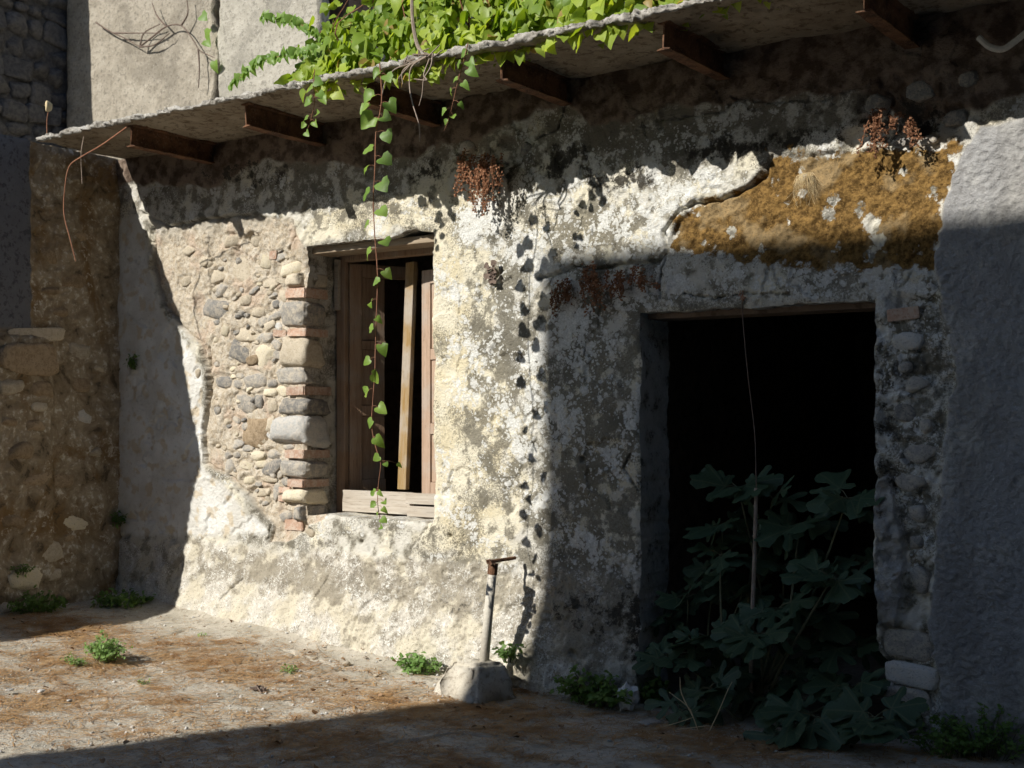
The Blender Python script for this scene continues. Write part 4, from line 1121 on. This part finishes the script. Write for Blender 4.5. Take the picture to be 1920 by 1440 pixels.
for k in range(7):
    a = W(770 + 8 * k, 112 - k * 1.5, -.80) - roots.location
    b.tube(curve_pts([a, a + Vector((vr.uniform(-.06, .06), -.02, vr.uniform(-.03, .04))), a + Vector((vr.uniform(-.1, .1), -.01, vr.uniform(-.05, .05)))], 3), .006, .003, 5)
b.build('root_crown', MT['twig'], roots)

# hanging strands
def strand(name, label, stem_px, leaves, Y, size, group=None, rad=.003, sd=1):
    r_ = random.Random(sd)
    base = W(*stem_px[0], Y); e = empty(name, base); tag(e, label, 'vine', group)
    b = MB(); b.tube(curve_pts([W(px, py, Y) - base for px, py in stem_px], 4), rad, rad * .5, 5); b.build('stem', MT['stem'], e)
    xs_ = [p[0] for p in stem_px]; ys_ = [p[1] for p in stem_px]
    for it in leaves:
        px, py = it[0] + r_.gauss(0, 2.5), it[1] + r_.gauss(0, 4); s = (it[2] if len(it) > 2 else size) * r_.uniform(.58, .86)
        o_ = np.argsort(ys_); sx_ = float(np.interp(py - 8, np.array(ys_)[o_], np.array(xs_)[o_]))
        side_ = 1 if px > sx_ else -1
        c = W(px, py, Y - r_.uniform(-.01, .03))
        tip = Vector((side_ * .75 + r_.gauss(0, .2), -.15 + r_.gauss(0, .25), -.55 + r_.gauss(0, .25))).normalized()
        nrm = Vector((.25 + r_.gauss(0, .3), -1 + r_.gauss(0, .2), .55 + r_.gauss(0, .3)))
        leaf_obj(r_.choice(SL), c - tip * s * .5, tip, nrm, s, e, base)
        bb = MB(); a0 = W(sx_, py - 8, Y) - base; bb.tube([a0, (a0 + (c - tip * s * .5 - base)) / 2 + Vector((0, 0, .006)), c - tip * s * .5 - base], .0012, .001, 4); bb.build('leaf_stalk', MT['stem'], e)
    return e
LY = -.95
strand('hanging_vine', 'long single vine strand hanging from the slab down across the open window', [(712, 118), (716, 180), (712, 215), (705, 250), (703, 320), (700, 370), (702, 430), (705, 470), (708, 520), (706, 590), (704, 650), (703, 700), (700, 740), (697, 790), (700, 820), (708, 850), (714, 870), (710, 905), (708, 940), (711, 965), (714, 984)],
       [(701, 143, .095), (732, 161, .08), (695, 180, .095), (693, 207, .09), (738, 195, .10), (724, 225, .085), (687, 237, .11), (727, 260, .10), (687, 280, .085), (724, 301, .095), (684, 320, .09), (719, 349, .10), (681, 368, .085), (721, 397, .09), (684, 424, .09), (725, 453, .09), (689, 474, .085), (727, 507, .085),
        (703, 533, .06), (695, 561, .065), (710, 594, .07), (695, 620, .07), (714, 654, .075), (686, 684, .075), (704, 711, .085), (684, 738, .09), (710, 770, .09), (691, 800, .09), (710, 822, .09), (703, 854, .07), (723, 869, .04), (749, 863, .035), (700, 912, .045), (716, 923, .045), (697, 934, .05), (717, 941, .05), (698, 951, .05), (720, 958, .045), (704, 969, .045), (723, 973, .045), (715, 982, .04)],
       LY, .08, 'vine strands hanging from the slab', .0038, 2)
strand('hanging_vine', 'short leafy vine strand hanging from the left end of the heaped vine', [(590, 130), (588, 160), (590, 190), (584, 220), (576, 245)], [(578, 160, .08), (602, 152, .08), (577, 177, .07), (605, 172, .08), (576, 197, .07), (603, 190, .08), (571, 220, .06), (596, 213, .06), (568, 236, .05), (587, 235, .06), (577, 246, .05)], -.79, .07, 'vine strands hanging from the slab', .003, 3)
strand('hanging_vine', 'short thin vine strand hanging beside a beam, right of the bare roots', [(878, 80), (868, 120), (858, 155), (850, 190), (840, 228), (832, 246)], [(870, 102, .07), (886, 115, .07), (862, 128, .06), (880, 136, .07), (854, 152, .06), (872, 160, .06), (849, 176, .06), (863, 196, .055), (838, 206, .055), (852, 220, .05), (836, 230, .05)], -.79, .06, 'vine strands hanging from the slab', .0028, 4)
# creeping shoots at the left of the heap
for nm, lab, sp, Y in (('creeping_vine', 'upper thin vine shoot reaching left across the sunlit upper wall', [(600, 68), (572, 50), (545, 38), (518, 34), (492, 32)], -.55), ('creeping_vine', 'lower thin vine shoot trailing left along the slab edge', [(590, 92), (560, 98), (530, 105), (505, 110), (478, 122), (455, 142), (432, 160)], -.66)):
    base = W(*sp[0], Y); e = empty(nm, base); tag(e, lab, 'vine', 'creeping shoots of the vine')
    cp = curve_pts([W(px, py, Y) for px, py in sp], 4)
    b = MB(); b.tube([p - base for p in cp], .0025, .0015, 4); b.build('stem', MT['stem'], e)
    for i, p in enumerate(cp):
        for sgn in (1, -1):
            s = vr.uniform(.035, .055)
            leaf_obj(vr.choice(SL), p, (vr.gauss(-.3, .5), -.3, sgn * .8 + vr.gauss(-.3, .2)), (vr.gauss(0, .3), -1, .5), s, e, base)

# bare creeper on the upper wall
tw = empty('bare_creeper', W(330, 60, UY - .06)); tag(tw, 'leafless dark twigs of a dead creeper on the upper grey wall', 'creeper')
for pts in (((262, 88), (285, 70), (312, 50), (340, 48), (362, 75), (375, 95), (402, 108)), ((180, 42), (205, 58), (235, 72), (262, 88)), ((262, 88), (270, 62), (300, 45)), ((340, 48), (352, 25), (350, -5)), ((312, 50), (295, 30), (285, 5)), ((262, 88), (290, 84), (318, 62)), ((215, 62), (240, 62), (300, 62)), ((372, 92), (374, 130), (372, 165))):
    b = MB(); b.tube(curve_pts([p - tw.location for p in wpts(pts, UY - .07)], 5), .009, .004, 5); b.build('twig', MT['wire'], tw)
for i, (px, py) in enumerate(((378, 28), (392, 55), (388, 75), (402, 115))):
    leaf_obj(SL[i % 6], W(px, py, UY - .1), (vr.gauss(0, .5), -.2, -1), (0, -1, .4), .09, tw, tw.location)

# dry stem on the slab corner and red stem arching down at the left
e = empty('seeding_plant', W(88, 248, -.74)); tag(e, 'single dry stalk with a seed head standing on the slab corner', 'plant')
b = MB(); b.tube(curve_pts([p - e.location for p in wpts([(88, 252), (88, 225), (91, 205), (90, 196)], -.74)], 4), .004, .003, 5); b.build('stalk', MT['stem'], e)
o = piece('seed_head', ROCKS[2], 'straw', W(90, 200, -.74) - e.location, (.022, .022, .045), (0, .2, 0), e)
e = empty('arching_stem', W(236, 240, -.76)); tag(e, 'thin red dry stem arching from the first beam down the side wall', 'plant')
b = MB(); b.tube(curve_pts([p - e.location for p in wpts([(238, 238), (190, 272), (152, 294), (130, 312), (122, 350), (120, 400), (132, 450), (142, 490)], -.82)], 5), .0055, .003, 5); b.build('stalk', MT['stem'], e)
b = MB(); b.tube(curve_pts([p - e.location for p in wpts([(157, 256), (152, 290), (154, 345)], -.80)], 4), .003, .002, 4); b.build('twig', MT['twig'], e)
# curved pipe end hanging under the slab at the right
e = empty('bent_cable', W(1880, 80, -.35)); tag(e, 'pale bent conduit curving under the slab at the upper right', 'conduit')
b = MB(); b.tube(curve_pts([p - e.location for p in wpts([(1835, 70), (1856, 88), (1880, 92), (1900, 80), (1935, 52)], -.25)], 6), .014, .014, 8); b.build('tube', MT['pipe'], e)

# dried rust-coloured plants on the wall
def dried(label, px, py, spread, length, n, sd, Y=-.05):
    r_ = random.Random(sd); base = W(px, py, Y); e = empty('dried_plant', base); tag(e, label, 'dried plant', 'dried plants hanging on the facade')
    st = MB(); fl = MB()
    for _ in range(n):
        x = r_.gauss(0, spread * .45); z0 = r_.uniform(-.05, .05); ln = length * r_.uniform(.35, 1.0)
        x2 = x + r_.gauss(0, .045)
        pts = curve_pts([Vector((x * .6, .03, z0 + .03)), Vector((x, -.03, z0)), Vector(((x + x2) / 2, -.04, z0 - ln * .5)), Vector((x2, -.03, z0 - ln))], 4)
        st.tube(pts, .0022, .0014, 4)
        for p in pts[3:]:
            for _k in range(3):
                c = p + Vector((r_.gauss(0, .008), r_.gauss(0, .008), r_.gauss(0, .012)))
                s = r_.uniform(.006, .012)
                d1 = Vector((r_.gauss(0, 1), r_.gauss(0, 1), r_.gauss(0, 1))).normalized() * s; d2 = d1.orthogonal().normalized() * s
                d3 = d1.cross(d2).normalized() * s
                fl.add([c + d1, c + d2, c + d3, c - d1 - d2 * .3], [(0, 1, 2), (0, 2, 3), (0, 3, 1), (1, 3, 2)])
    st.build('stalk', MT['dried'], e); fl.build('dry_flower', MT['dried'], e)
dried('big clump of rust-red dried stalks hanging on the wall right of the long vine', 912, 312, .12, .26, 24, 1, -.12)
dried('rust-red dried stalk trailing at the left of the big dried clump', 872, 295, .03, .24, 6, 2, -.13)
dried('dark red dried clump hanging above the ochre moss', 1640, 222, .06, .17, 9, 3, -.07)
dried('small rust dried stalks at the right edge of the moss', 1705, 226, .12, .10, 6, 4, -.05)
dried('rust dried tuft under the crack near the shade edge', 1060, 545, .05, .13, 8, 5, -.02)
dried('wide rust dried clump in the crack left of the door', 1110, 520, .10, .16, 14, 6, -.02)
dried('small rust dried tuft under the crack closest to the door', 1165, 520, .04, .12, 6, 7, -.02)
dried('tiny rust dried tuft at the end of the crack above the door corner', 1205, 510, .04, .06, 5, 8, -.02)
# birdlike tuft of dry leaves in a hole, straw tuft on the moss
e = empty('dry_tuft', W(925, 512, -.02)); tag(e, 'small brown tuft of dead leaves stuck in a hole of the sunlit wall', 'dried plant')
b = MB()
for _ in range(16):
    t_ = Vector((vr.gauss(0, .025), -.02, vr.gauss(-.005, .03))); m_ = Matrix.Translation(t_) @ orient((vr.gauss(0, 1), -.3, vr.gauss(-.3, 1)), (vr.gauss(0, .5), -1, vr.gauss(0, .5))) @ Matrix.Scale(.035, 4)
    b.add([m_ @ v.co for v in VL[0].vertices], [tuple(p.vertices) for p in VL[0].polygons])
b.build('dead_leaves', MT['wire'], e)['kind'] = 'stuff'
e = empty('straw_tuft', W(1510, 330, -.01)); tag(e, 'pale straw tuft hanging over the ochre moss', 'grass')
b = MB()
for _ in range(70):
    x = vr.gauss(0, .025); ln = vr.uniform(.06, .16)
    b.tube([Vector((x * .5, .02, .02)), Vector((x, -.02, 0)), Vector((x * 1.5 + vr.gauss(0, .012), -.025, -ln * .5)), Vector((x * 2 + vr.gauss(0, .03), -.012, -ln))], .0009, .0006, 3, False)
b.build('blade', MT['straw'], e)

# fig plant in the doorway -------------------------------------------------------------------------
def fig_mesh(seed):
    r_ = random.Random(seed)
    half = [(.0, .0), (.07, -.12), (.20, -.22), (.36, -.22), (.44, -.12), (.38, -.03), (.24, .02), (.12, .10), (.28, .15), (.50, .24), (.68, .40), (.70, .53), (.58, .58), (.42, .50), (.25, .36), (.10, .27), (.11, .44), (.19, .62), (.27, .82), (.22, .98), (.09, 1.05)]
    def jit(p, k=.025): return (p[0] + r_.uniform(-k, k), p[1] + r_.uniform(-k, k))
    pts = [(0, 0)] + [jit(p) for p in half[1:]] + [(0, 1.0)] + [jit((-x, y)) for x, y in reversed(half[1:])]
    bm = bmesh.new(); vs_ = [bm.verts.new((x, y, 0)) for x, y in pts]; bm.faces.new(vs_)
    bmesh.ops.triangulate(bm, faces=bm.faces[:])
    bmesh.ops.subdivide_edges(bm, edges=bm.edges[:], cuts=1, use_grid_fill=True)
    for v_ in bm.verts:
        x, y = v_.co.x, v_.co.y; rr_ = math.hypot(x, y); th = math.atan2(x, y)
        v_.co.z = .05 * rr_ - .16 * rr_ * rr_ + .05 * math.cos(th * 6.5) * rr_ + r_.uniform(-.012, .012)
    bmesh.ops.triangulate(bm, faces=bm.faces[:])
    bmesh.ops.recalc_face_normals(bm, faces=bm.faces[:])
    me = bpy.data.meshes.new('leaf'); bm.to_mesh(me); bm.free(); me.materials.append(MT['fig'])
    me.polygons.foreach_set('use_smooth', np.ones(len(me.polygons), bool)); return me
FL = [fig_mesh(i) for i in range(5)]
fbase = Vector((-2.85, .12, -.04))
fig = empty('fig_plant', fbase); tag(fig, 'young fig plant with large lobed leaves filling the dark doorway', 'plant')
fr = random.Random(21)
tips = [(1385, 915, .20, 5, .19), (1450, 935, .25, 3, .17), (1590, 935, .12, 5, .18), (1355, 985, .25, 3, .18), (1500, 985, .22, 5, .19), (1560, 1085, -.02, 6, .20), (1340, 1070, .30, 4, .17), (1290, 1120, .20, 4, .17), (1425, 1190, -.08, 7, .20), (1330, 1195, .02, 6, .19),
        (1265, 1230, -.02, 5, .18), (1480, 1260, .15, 4, .17), (1390, 1120, .25, 4, .17), (1330, 1290, -.12, 5, .17), (1420, 1300, .05, 4, .18), (1530, 1345, -.22, 6, .20), (1640, 1345, -.28, 6, .20), (1480, 1370, -.30, 5, .17), (1580, 1210, .25, 4, .17), (1620, 1060, .2, 4, .16), (1470, 1060, .3, 4, .17), (1420, 1010, .3, 4, .17), (1530, 1150, .2, 5, .17), (1250, 1160, .25, 4, .16), (1380, 1250, .1, 5, .17), (1460, 1140, .1, 4, .18), (1600, 1290, .05, 5, .17), (1290, 1330, -.2, 4, .14), (1530, 1280, .1, 4, .17), (1350, 1040, .15, 3, .16)]
for px, py, Y, n, s in tips:
    t_ = W(px, py, Y)
    b = MB(); mid = (t_ + fbase) / 2 + Vector((fr.gauss(0, .1), fr.gauss(0, .05), -.06))
    b.tube(curve_pts([Vector((fr.gauss(0, .03), fr.gauss(0, .03), 0)), mid - fbase, t_ - fbase], 5), .010, .005, 5); b.build('branch', MT['figstem'], fig)
    a0 = fr.uniform(0, 6.28)
    n += 1
    for k in range(n):
        a = a0 + k * 6.283 / n + fr.gauss(0, .3)
        dirv = Vector((math.cos(a), math.sin(a) * .8 - .25, .10 + fr.gauss(0, .25)))
        dirv.normalize()
        pl_ = fr.uniform(.05, .10)
        p = t_ + dirv * pl_
        tip = (dirv + Vector((0, -.10, -.25 + fr.gauss(0, .2)))).normalized()
        nrm = Vector((fr.gauss(0, .25), -.75 + fr.gauss(0, .25), .75 + fr.gauss(0, .2)))
        sz = s * fr.uniform(.68, 1.05)
        o = bpy.data.objects.new('leaf', fr.choice(FL)); COL.objects.link(o); o.parent = fig
        o.matrix_local = Matrix.Translation(p - fbase) @ orient(tip, nrm) @ Matrix.Diagonal((sz, sz, sz, 1))
        b = MB(); b.tube([t_ - fbase, (t_ + p) / 2 - fbase + Vector((0, 0, .008)), p - fbase], .003, .002, 4); b.build('leaf_stalk', MT['figstem'], fig)

# stake and wire in the doorway
e = empty('garden_stake', W(1408, 1300, .02)); tag(e, 'thin reddish upright stake among the fig leaves', 'stake')
b = MB(); b.tube([p - e.location for p in wpts([(1407, 1300), (1411, 1150), (1415, 1040), (1418, 915)], .05)], .0125, .011, 8); b.build('pole', MT['twig'], e)
e = empty('hanging_wire', W(1392, 556, -.02)); tag(e, 'thin wire hanging from the door lintel to the stake', 'wire')
b = MB(); b.tube(curve_pts([p - e.location for p in [W(1392, 556, -.02), W(1393, 600, .02), W(1402, 700, .04), W(1414, 800, .05), W(1417, 860, .05), W(1418, 914, .05)]], 5), .0028, .0028, 5); b.build('strand', MT['wire'], e)
b = MB()
for _ in range(9):
    b.tube([Vector((vr.gauss(0, .01), -.005, vr.gauss(0, .01))) for _ in range(4)], .0025, .002, 4)
b.build('knot', MT['dried'], e)

# weeds --------------------------------------------------------------------------------------------
SMALL = [leaf_mesh('leaf', MT['weed'], .2, .2, .42), leaf_mesh('leaf', MT['weed'], .4, .3, .34)]
SMALLB = [([v.co.copy() for v in m_.vertices], [tuple(p.vertices) for p in m_.polygons]) for m_ in SMALL]
def weed(label, loc, rx, ry, h, nst, nlf, size, mat='weed', sd=1, group=None, name='weed'):
    r_ = random.Random(sd); loc = Vector(loc); e = empty(name, loc); tag(e, label, 'weed', group)
    st = MB(); vs, fs = [], []
    for _ in range(nst):
        a = r_.uniform(0, 6.283); q_ = math.sqrt(r_.random())
        base = Vector((math.cos(a) * rx * q_ * .4, math.sin(a) * ry * q_ * .4, -.01))
        tip = Vector((math.cos(a) * rx * q_, math.sin(a) * ry * q_, h * r_.uniform(.4, 1.0) * (1.1 - .55 * q_)))
        pts = curve_pts([base, (base + tip) / 2 + Vector((0, 0, h * .15)), tip], 4)
        st.tube(pts, .0022, .0012, 4)
        for _k in range(nlf):
            p = pts[r_.randrange(2, len(pts))] + Vector((r_.gauss(0, .012), r_.gauss(0, .012), r_.gauss(0, .012)))
            bv, bf = SMALLB[r_.randrange(2)]; s = size * r_.uniform(.6, 1.25)
            m_ = Matrix.Translation(p) @ orient((r_.gauss(0, 1), r_.gauss(-.2, 1), r_.gauss(.1, .5)), (r_.gauss(0, .5), r_.gauss(-.5, .4), 1)) @ Matrix.Scale(s, 4)
            o_ = len(vs); vs += [tuple(m_ @ v) for v in bv]; fs += [tuple(i + o_ for i in f_) for f_ in bf]
    st.build('stem', MT['figstem'], e)
    me = bpy.data.meshes.new('foliage'); me.from_pydata(vs, [], fs); me.update(); link('foliage', me, MT[mat], e)
    return e
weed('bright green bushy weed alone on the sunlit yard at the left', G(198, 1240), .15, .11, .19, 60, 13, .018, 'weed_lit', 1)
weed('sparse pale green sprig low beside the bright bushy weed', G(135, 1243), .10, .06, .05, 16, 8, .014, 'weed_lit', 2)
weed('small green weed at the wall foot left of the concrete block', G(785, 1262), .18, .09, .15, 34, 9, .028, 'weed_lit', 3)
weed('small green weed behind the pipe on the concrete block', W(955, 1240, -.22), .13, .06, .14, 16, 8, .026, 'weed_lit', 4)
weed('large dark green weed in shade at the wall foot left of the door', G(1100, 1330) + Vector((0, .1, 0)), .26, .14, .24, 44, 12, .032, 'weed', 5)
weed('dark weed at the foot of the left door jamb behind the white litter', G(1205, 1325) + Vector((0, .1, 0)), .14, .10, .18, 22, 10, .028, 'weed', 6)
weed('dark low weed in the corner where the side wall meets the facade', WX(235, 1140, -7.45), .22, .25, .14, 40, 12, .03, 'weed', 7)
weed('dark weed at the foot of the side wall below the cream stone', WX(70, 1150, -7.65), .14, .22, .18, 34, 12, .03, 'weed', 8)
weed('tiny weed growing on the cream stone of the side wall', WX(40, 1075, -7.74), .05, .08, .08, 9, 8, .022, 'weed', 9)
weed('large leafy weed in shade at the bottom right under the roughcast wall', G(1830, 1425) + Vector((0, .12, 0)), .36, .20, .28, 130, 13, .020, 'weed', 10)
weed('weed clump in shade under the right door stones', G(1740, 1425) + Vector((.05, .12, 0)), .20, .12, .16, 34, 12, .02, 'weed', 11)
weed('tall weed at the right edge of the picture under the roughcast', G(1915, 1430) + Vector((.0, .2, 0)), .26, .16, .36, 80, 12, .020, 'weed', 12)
weed('small grass-like green sprig on the open yard near the plinth', G(540, 1262), .06, .04, .06, 12, 5, .016, 'weed_lit', 13)
weed('minute green sprig on the sunlit yard below the bushy weed', G(268, 1282), .05, .03, .035, 8, 5, .012, 'weed_lit', 14)
weed('minute green seedling where the plinth meets the sunlit yard', G(378, 1162), .03, .02, .03, 6, 4, .014, 'weed_lit', 15)
weed('small dark fern tuft on the white corner plaster beside the side wall', W(250, 690, -.02), .06, .03, .10, 14, 8, .026, 'weed', 16)
weed('small dark weed growing in the wall corner lower down', W(222, 985, -.05), .06, .05, .12, 12, 8, .026, 'weed', 17)

# long dry stalks and a stone at the threshold
e = empty('dry_stalks', G(1290, 1385)); tag(e, 'pale dry bent stalks in front of the door threshold', 'dry stalks')
for pts in (((1318, 1395), (1300, 1345), (1290, 1325), (1255, 1298)), ((1318, 1395), (1345, 1340), (1362, 1300), (1373, 1278)), ((1300, 1345), (1278, 1300), (1275, 1270)), ((1200, 1362), (1260, 1368), (1330, 1360)), ((1210, 1372), (1270, 1355), (1300, 1345))):
    b = MB(); b.tube(curve_pts([p - e.location for p in wpts(pts, -.38)], 4), .0032, .002, 4); b.build('stalk', MT['straw'], e)

# ==================================================================================================
# SMALL THINGS IN THE YARD
# ==================================================================================================
# concrete block with a pipe
bp = G(890, 1298); bl = Vector((W(890, 1270, -.36).x, -.36, bp.z))
bm = bmesh.new()
cv = [bm.verts.new(p_) for p_ in ((-.23, -.15, -.04), (.13, -.19, -.04), (.24, .10, -.04), (-.19, .14, -.04), (-.155, -.07, .175), (.085, -.10, .185), (.165, .09, .185), (-.12, .11, .165))]
for f_ in ((0, 3, 2, 1), (4, 5, 6, 7), (0, 1, 5, 4), (1, 2, 6, 5), (2, 3, 7, 6), (3, 0, 4, 7)): bm.faces.new([cv[i_] for i_ in f_])
bmesh.ops.bevel(bm, geom=bm.edges[:], offset=.022, segments=3, affect='EDGES')
bmesh.ops.triangulate(bm, faces=bm.faces[:])
for _ in range(4): bmesh.ops.subdivide_edges(bm, edges=[e_ for e_ in bm.edges if e_.calc_length() > .022], cuts=1)
bmesh.ops.triangulate(bm, faces=bm.faces[:]); bm.normal_update()
co = np.array([v.co[:] for v in bm.verts]); no = np.array([v.normal[:] for v in bm.verts])
a_ = co[:, 0] + co[:, 1] * .5; c_ = co[:, 2] - co[:, 1] * .6
dn = .030 * fbm(a_, c_, 7, 4, 701) + .012 * fbm(a_, c_, 30, 3, 703)
for v, p_, n_, k_ in zip(bm.verts, co, no, dn): v.co = p_ + n_ * k_
me = bpy.data.meshes.new('concrete_block'); bm.to_mesh(me); bm.free()
blk = link('concrete_block', me, mat_concrete('pale_block_concrete', (.50, .46, .38), (.58, .54, .46), (.34, .30, .24), 6)); blk.location = bl
tag(blk, 'rough pale concrete lump on the ground holding the upright pipe', 'block')
pb = W(907, 1238, -.30); pt = W(925, 1056, -.26)
e = empty('upright_pipe', pb); tag(e, 'weathered leaning metal pipe standing in the concrete lump against the plinth', 'pipe')
b = MB(); b.tube([Vector((0, 0, -.05)), (pt - pb) * .5, (pt - pb) * .9], .027, .026, 14); b.build('tube', MT['pipe'], e, True).data.polygons[-1].use_smooth = False
b = MB(); b.tube([(pt - pb) * .885, pt - pb], .0285, .0285, 14); b.build('rusty_collar', MT['rust'], e)
b = MB(); b.tube([W(914, 1054, -.27) - pb, W(966, 1046, -.06) - pb], .011, .010, 8); b.tube([W(912, 1052, -.29) - pb, W(918, 1050, -.28) - pb, W(922, 1060, -.30) - pb], .007, .007, 6); b.build('cross_bar', MT['rust'], e)

# litter
lp = G(1165, 1335)
bm = bmesh.new(); bmesh.ops.create_icosphere(bm, subdivisions=3, radius=1)
for v in bm.verts:
    n_ = math.sin(v.co.x * 7 + v.co.z * 5) * .16 + math.sin(v.co.y * 9 + v.co.x * 4) * .14 + math.sin(v.co.z * 11) * .1
    v.co = Vector((v.co.x * .055, v.co.y * .05, v.co.z * .075)) * (1 + n_)
me = bpy.data.meshes.new('crumpled_bag'); bm.to_mesh(me); bm.free()
o = link('crumpled_bag', me, MT['white'], smooth=False); o.location = lp + Vector((0, .06, .065)); o.rotation_euler = (.2, .3, .4)
tag(o, 'crumpled white plastic litter at the foot of the left door jamb', 'litter')
def yard_rock(name, label, px, py, s, matname, cat='stone', group='loose stones in the yard'):
    p = G(px, py); o = piece(name, ROCKS[vr.randrange(10)], matname, p + Vector((0, 0, s[2] * .4)), s, (0, 0, vr.uniform(0, 3)), None)
    tag(o, label, cat, group); return o
yard_rock('flat_stone', 'flat pale slab of stone lying before the door threshold', 1222, 1358, (.08, .05, .018), 'st_grey')
yard_rock('loose_stone', 'dark pebble alone on the sunlit concrete left of centre', 289, 1200, (.018, .018, .014), 'st_dark')
yard_rock('loose_stone', 'white stone sliver on the brown litter beside the bushy weed', 322, 1228, (.035, .012, .008), 'st_light')
yard_rock('loose_stone', 'flat white chip at the left edge of the sunlit yard', 17, 1295, (.024, .018, .008), 'st_light')
yard_rock('loose_stone', 'white chip in the yard right of the leftmost chip', 77, 1297, (.03, .016, .008), 'st_light')
yard_rock('loose_stone', 'small white chip lying just below the bright bushy weed', 130, 1315, (.016, .013, .008), 'st_light')
yard_rock('loose_stone', 'rubble bit at the plinth foot below the window', 545, 1203, (.02, .016, .012), 'st_dark')
for px_, py_, s_, lab in ((650, 1218, .022, 'small fallen plaster lump at the plinth foot below the window'), (590, 1206, .016, 'fallen crumb of plaster beside the crack at the plinth foot'), (1000, 1288, .020, 'fallen stone chip right of the concrete lump'), (470, 1182, .015, 'fallen crumb of plaster at the left part of the plinth foot'), (705, 1238, .014, 'fallen crumb left of the small green weed by the block')):
    yard_rock('plaster_crumb', lab, px_, py_, (s_ * 1.3, s_, s_ * .7), 'st_beige', 'rubble')
# dark scrap of bark
p = G(485, 1296); b = MB()
for k in range(9):
    c = Vector((vr.gauss(0, .035), vr.gauss(0, .015), vr.uniform(.0, .02)))
    m_ = Matrix.Translation(c) @ Euler((vr.gauss(0, .5), vr.gauss(0, .5), vr.gauss(0, .5))).to_matrix().to_4x4()
    b.box((-.03, -.009, -.003), (.03, .009, .003), m_)
o = b.build('bark_scrap', MT['wire']); o.location = p; tag(o, 'dark scrap of bark lying on the sunlit yard', 'bark')

# pine needles: uncountable
NN = 40000
def needles():
    xs = RNG.uniform(-8.0, -.9, NN * 4); ys_ = RNG.uniform(-3.0, -.08, NN * 4)
    m = litter_mask(xs, ys_); k = RNG.random(NN * 4) < (m ** 1.7 * .9 + .012)
    xs, ys_ = xs[k][:NN], ys_[k][:NN]; n = len(xs)
    z = gz(xs, ys_) + .030 * fbm(xs, ys_, .9, 3, 3) + .010 * fbm(xs, ys_, 6, 4, 8) + RNG.uniform(.001, .010, n)
    a = RNG.uniform(0, math.pi, n); ln = RNG.uniform(.02, .06, n) * np.where(RNG.random(n) < .12, 1.7, 1); bend = RNG.normal(0, .012, n); wd = RNG.uniform(.0008, .0017, n) * np.where(RNG.random(n) < .10, 1.8, 1)
    dx, dy = np.cos(a), np.sin(a); tz = RNG.normal(0, .006, n)
    P0 = np.stack([xs - dx * ln, ys_ - dy * ln, z - tz * .3], -1); P1 = np.stack([xs - dy * bend, ys_ + dx * bend, z + np.abs(tz) * .6], -1); P2 = np.stack([xs + dx * ln, ys_ + dy * ln, z + tz * .3], -1)
    sd_ = np.stack([-dy * wd, dx * wd, np.zeros(n)], -1)
    V = np.stack([P0 - sd_, P0 + sd_, P1 + sd_ + [0, 0, .0004], P1 - sd_, P2 + sd_, P2 - sd_], 1).reshape(-1, 3)
    i = np.arange(n)[:, None] * 6
    F = np.concatenate([i + np.array([0, 3, 2, 1]), i + np.array([3, 5, 4, 2])])
    me = mesh_np('pine_needles', V, F); o = link('pine_needles', me, MT['needle'], smooth=False)
    tag(o, 'dry orange-brown pine needles strewn over the yard', 'pine needles', kind='stuff')
needles()
# grit
def grit():
    n = 7000
    xs = RNG.uniform(-7.8, -1.0, n); ys_ = RNG.uniform(-3.0, -.12, n)
    z = gz(xs, ys_) + .030 * fbm(xs, ys_, .9, 3, 3) + .010 * fbm(xs, ys_, 6, 4, 8)
    s = RNG.uniform(.002, .006, n) * (1 + (RNG.random(n) < .06) * 1.6)
    O = np.array([(1, 0, 0), (-1, 0, 0), (0, 1, 0), (0, -1, 0), (0, 0, .7), (0, 0, -.7)])
    V = np.stack([xs, ys_, z + s * .2], -1)[:, None, :] + O[None] * s[:, None, None] * RNG.uniform(.6, 1.3, (n, 6, 1))
    T = np.array([(0, 2, 4), (2, 1, 4), (1, 3, 4), (3, 0, 4), (2, 0, 5), (1, 2, 5), (3, 1, 5), (0, 3, 5)])
    F = (np.arange(n)[:, None, None] * 6 + T[None]).reshape(-1, 3)
    o = link('grit', mesh_np('grit', V.reshape(-1, 3), F), MT['st_light'], smooth=False)
    tag(o, 'fine pale grit and plaster crumbs scattered on the yard', 'grit', kind='stuff')
grit()

lit_items = []
lx_ = RNG.uniform(-7.6, -1.2, 6000); ly_ = RNG.uniform(-2.9, -.12, 6000); lm_ = litter_mask(lx_, ly_)
for x, y, k_ in zip(lx_, ly_, lm_):
    if vr.random() < k_ ** 2 * .25 + .012 + (.10 if y > -.35 else 0):
        lit_items.append((Vector((x, y, float(gz(x, y)) + .012)), (vr.gauss(0, 1), vr.gauss(0, 1), vr.gauss(.1, .2)), (vr.gauss(0, .4), vr.gauss(0, .4), 1), vr.uniform(.010, .030)))
lo_ = leaf_mass(lit_items[:900], VL, 'leaf_litter', MT['litter'], None, Vector((0, 0, 0)))
tag(lo_, 'scattered small dead brown leaves on the yard', 'leaf litter', kind='stuff')

# render set-up
S.render.engine = 'CYCLES'
S.cycles.max_bounces = 4; S.cycles.diffuse_bounces = 3; S.cycles.glossy_bounces = 1; S.cycles.transmission_bounces = 2
S.cycles.use_adaptive_sampling = True; S.cycles.adaptive_threshold = .03
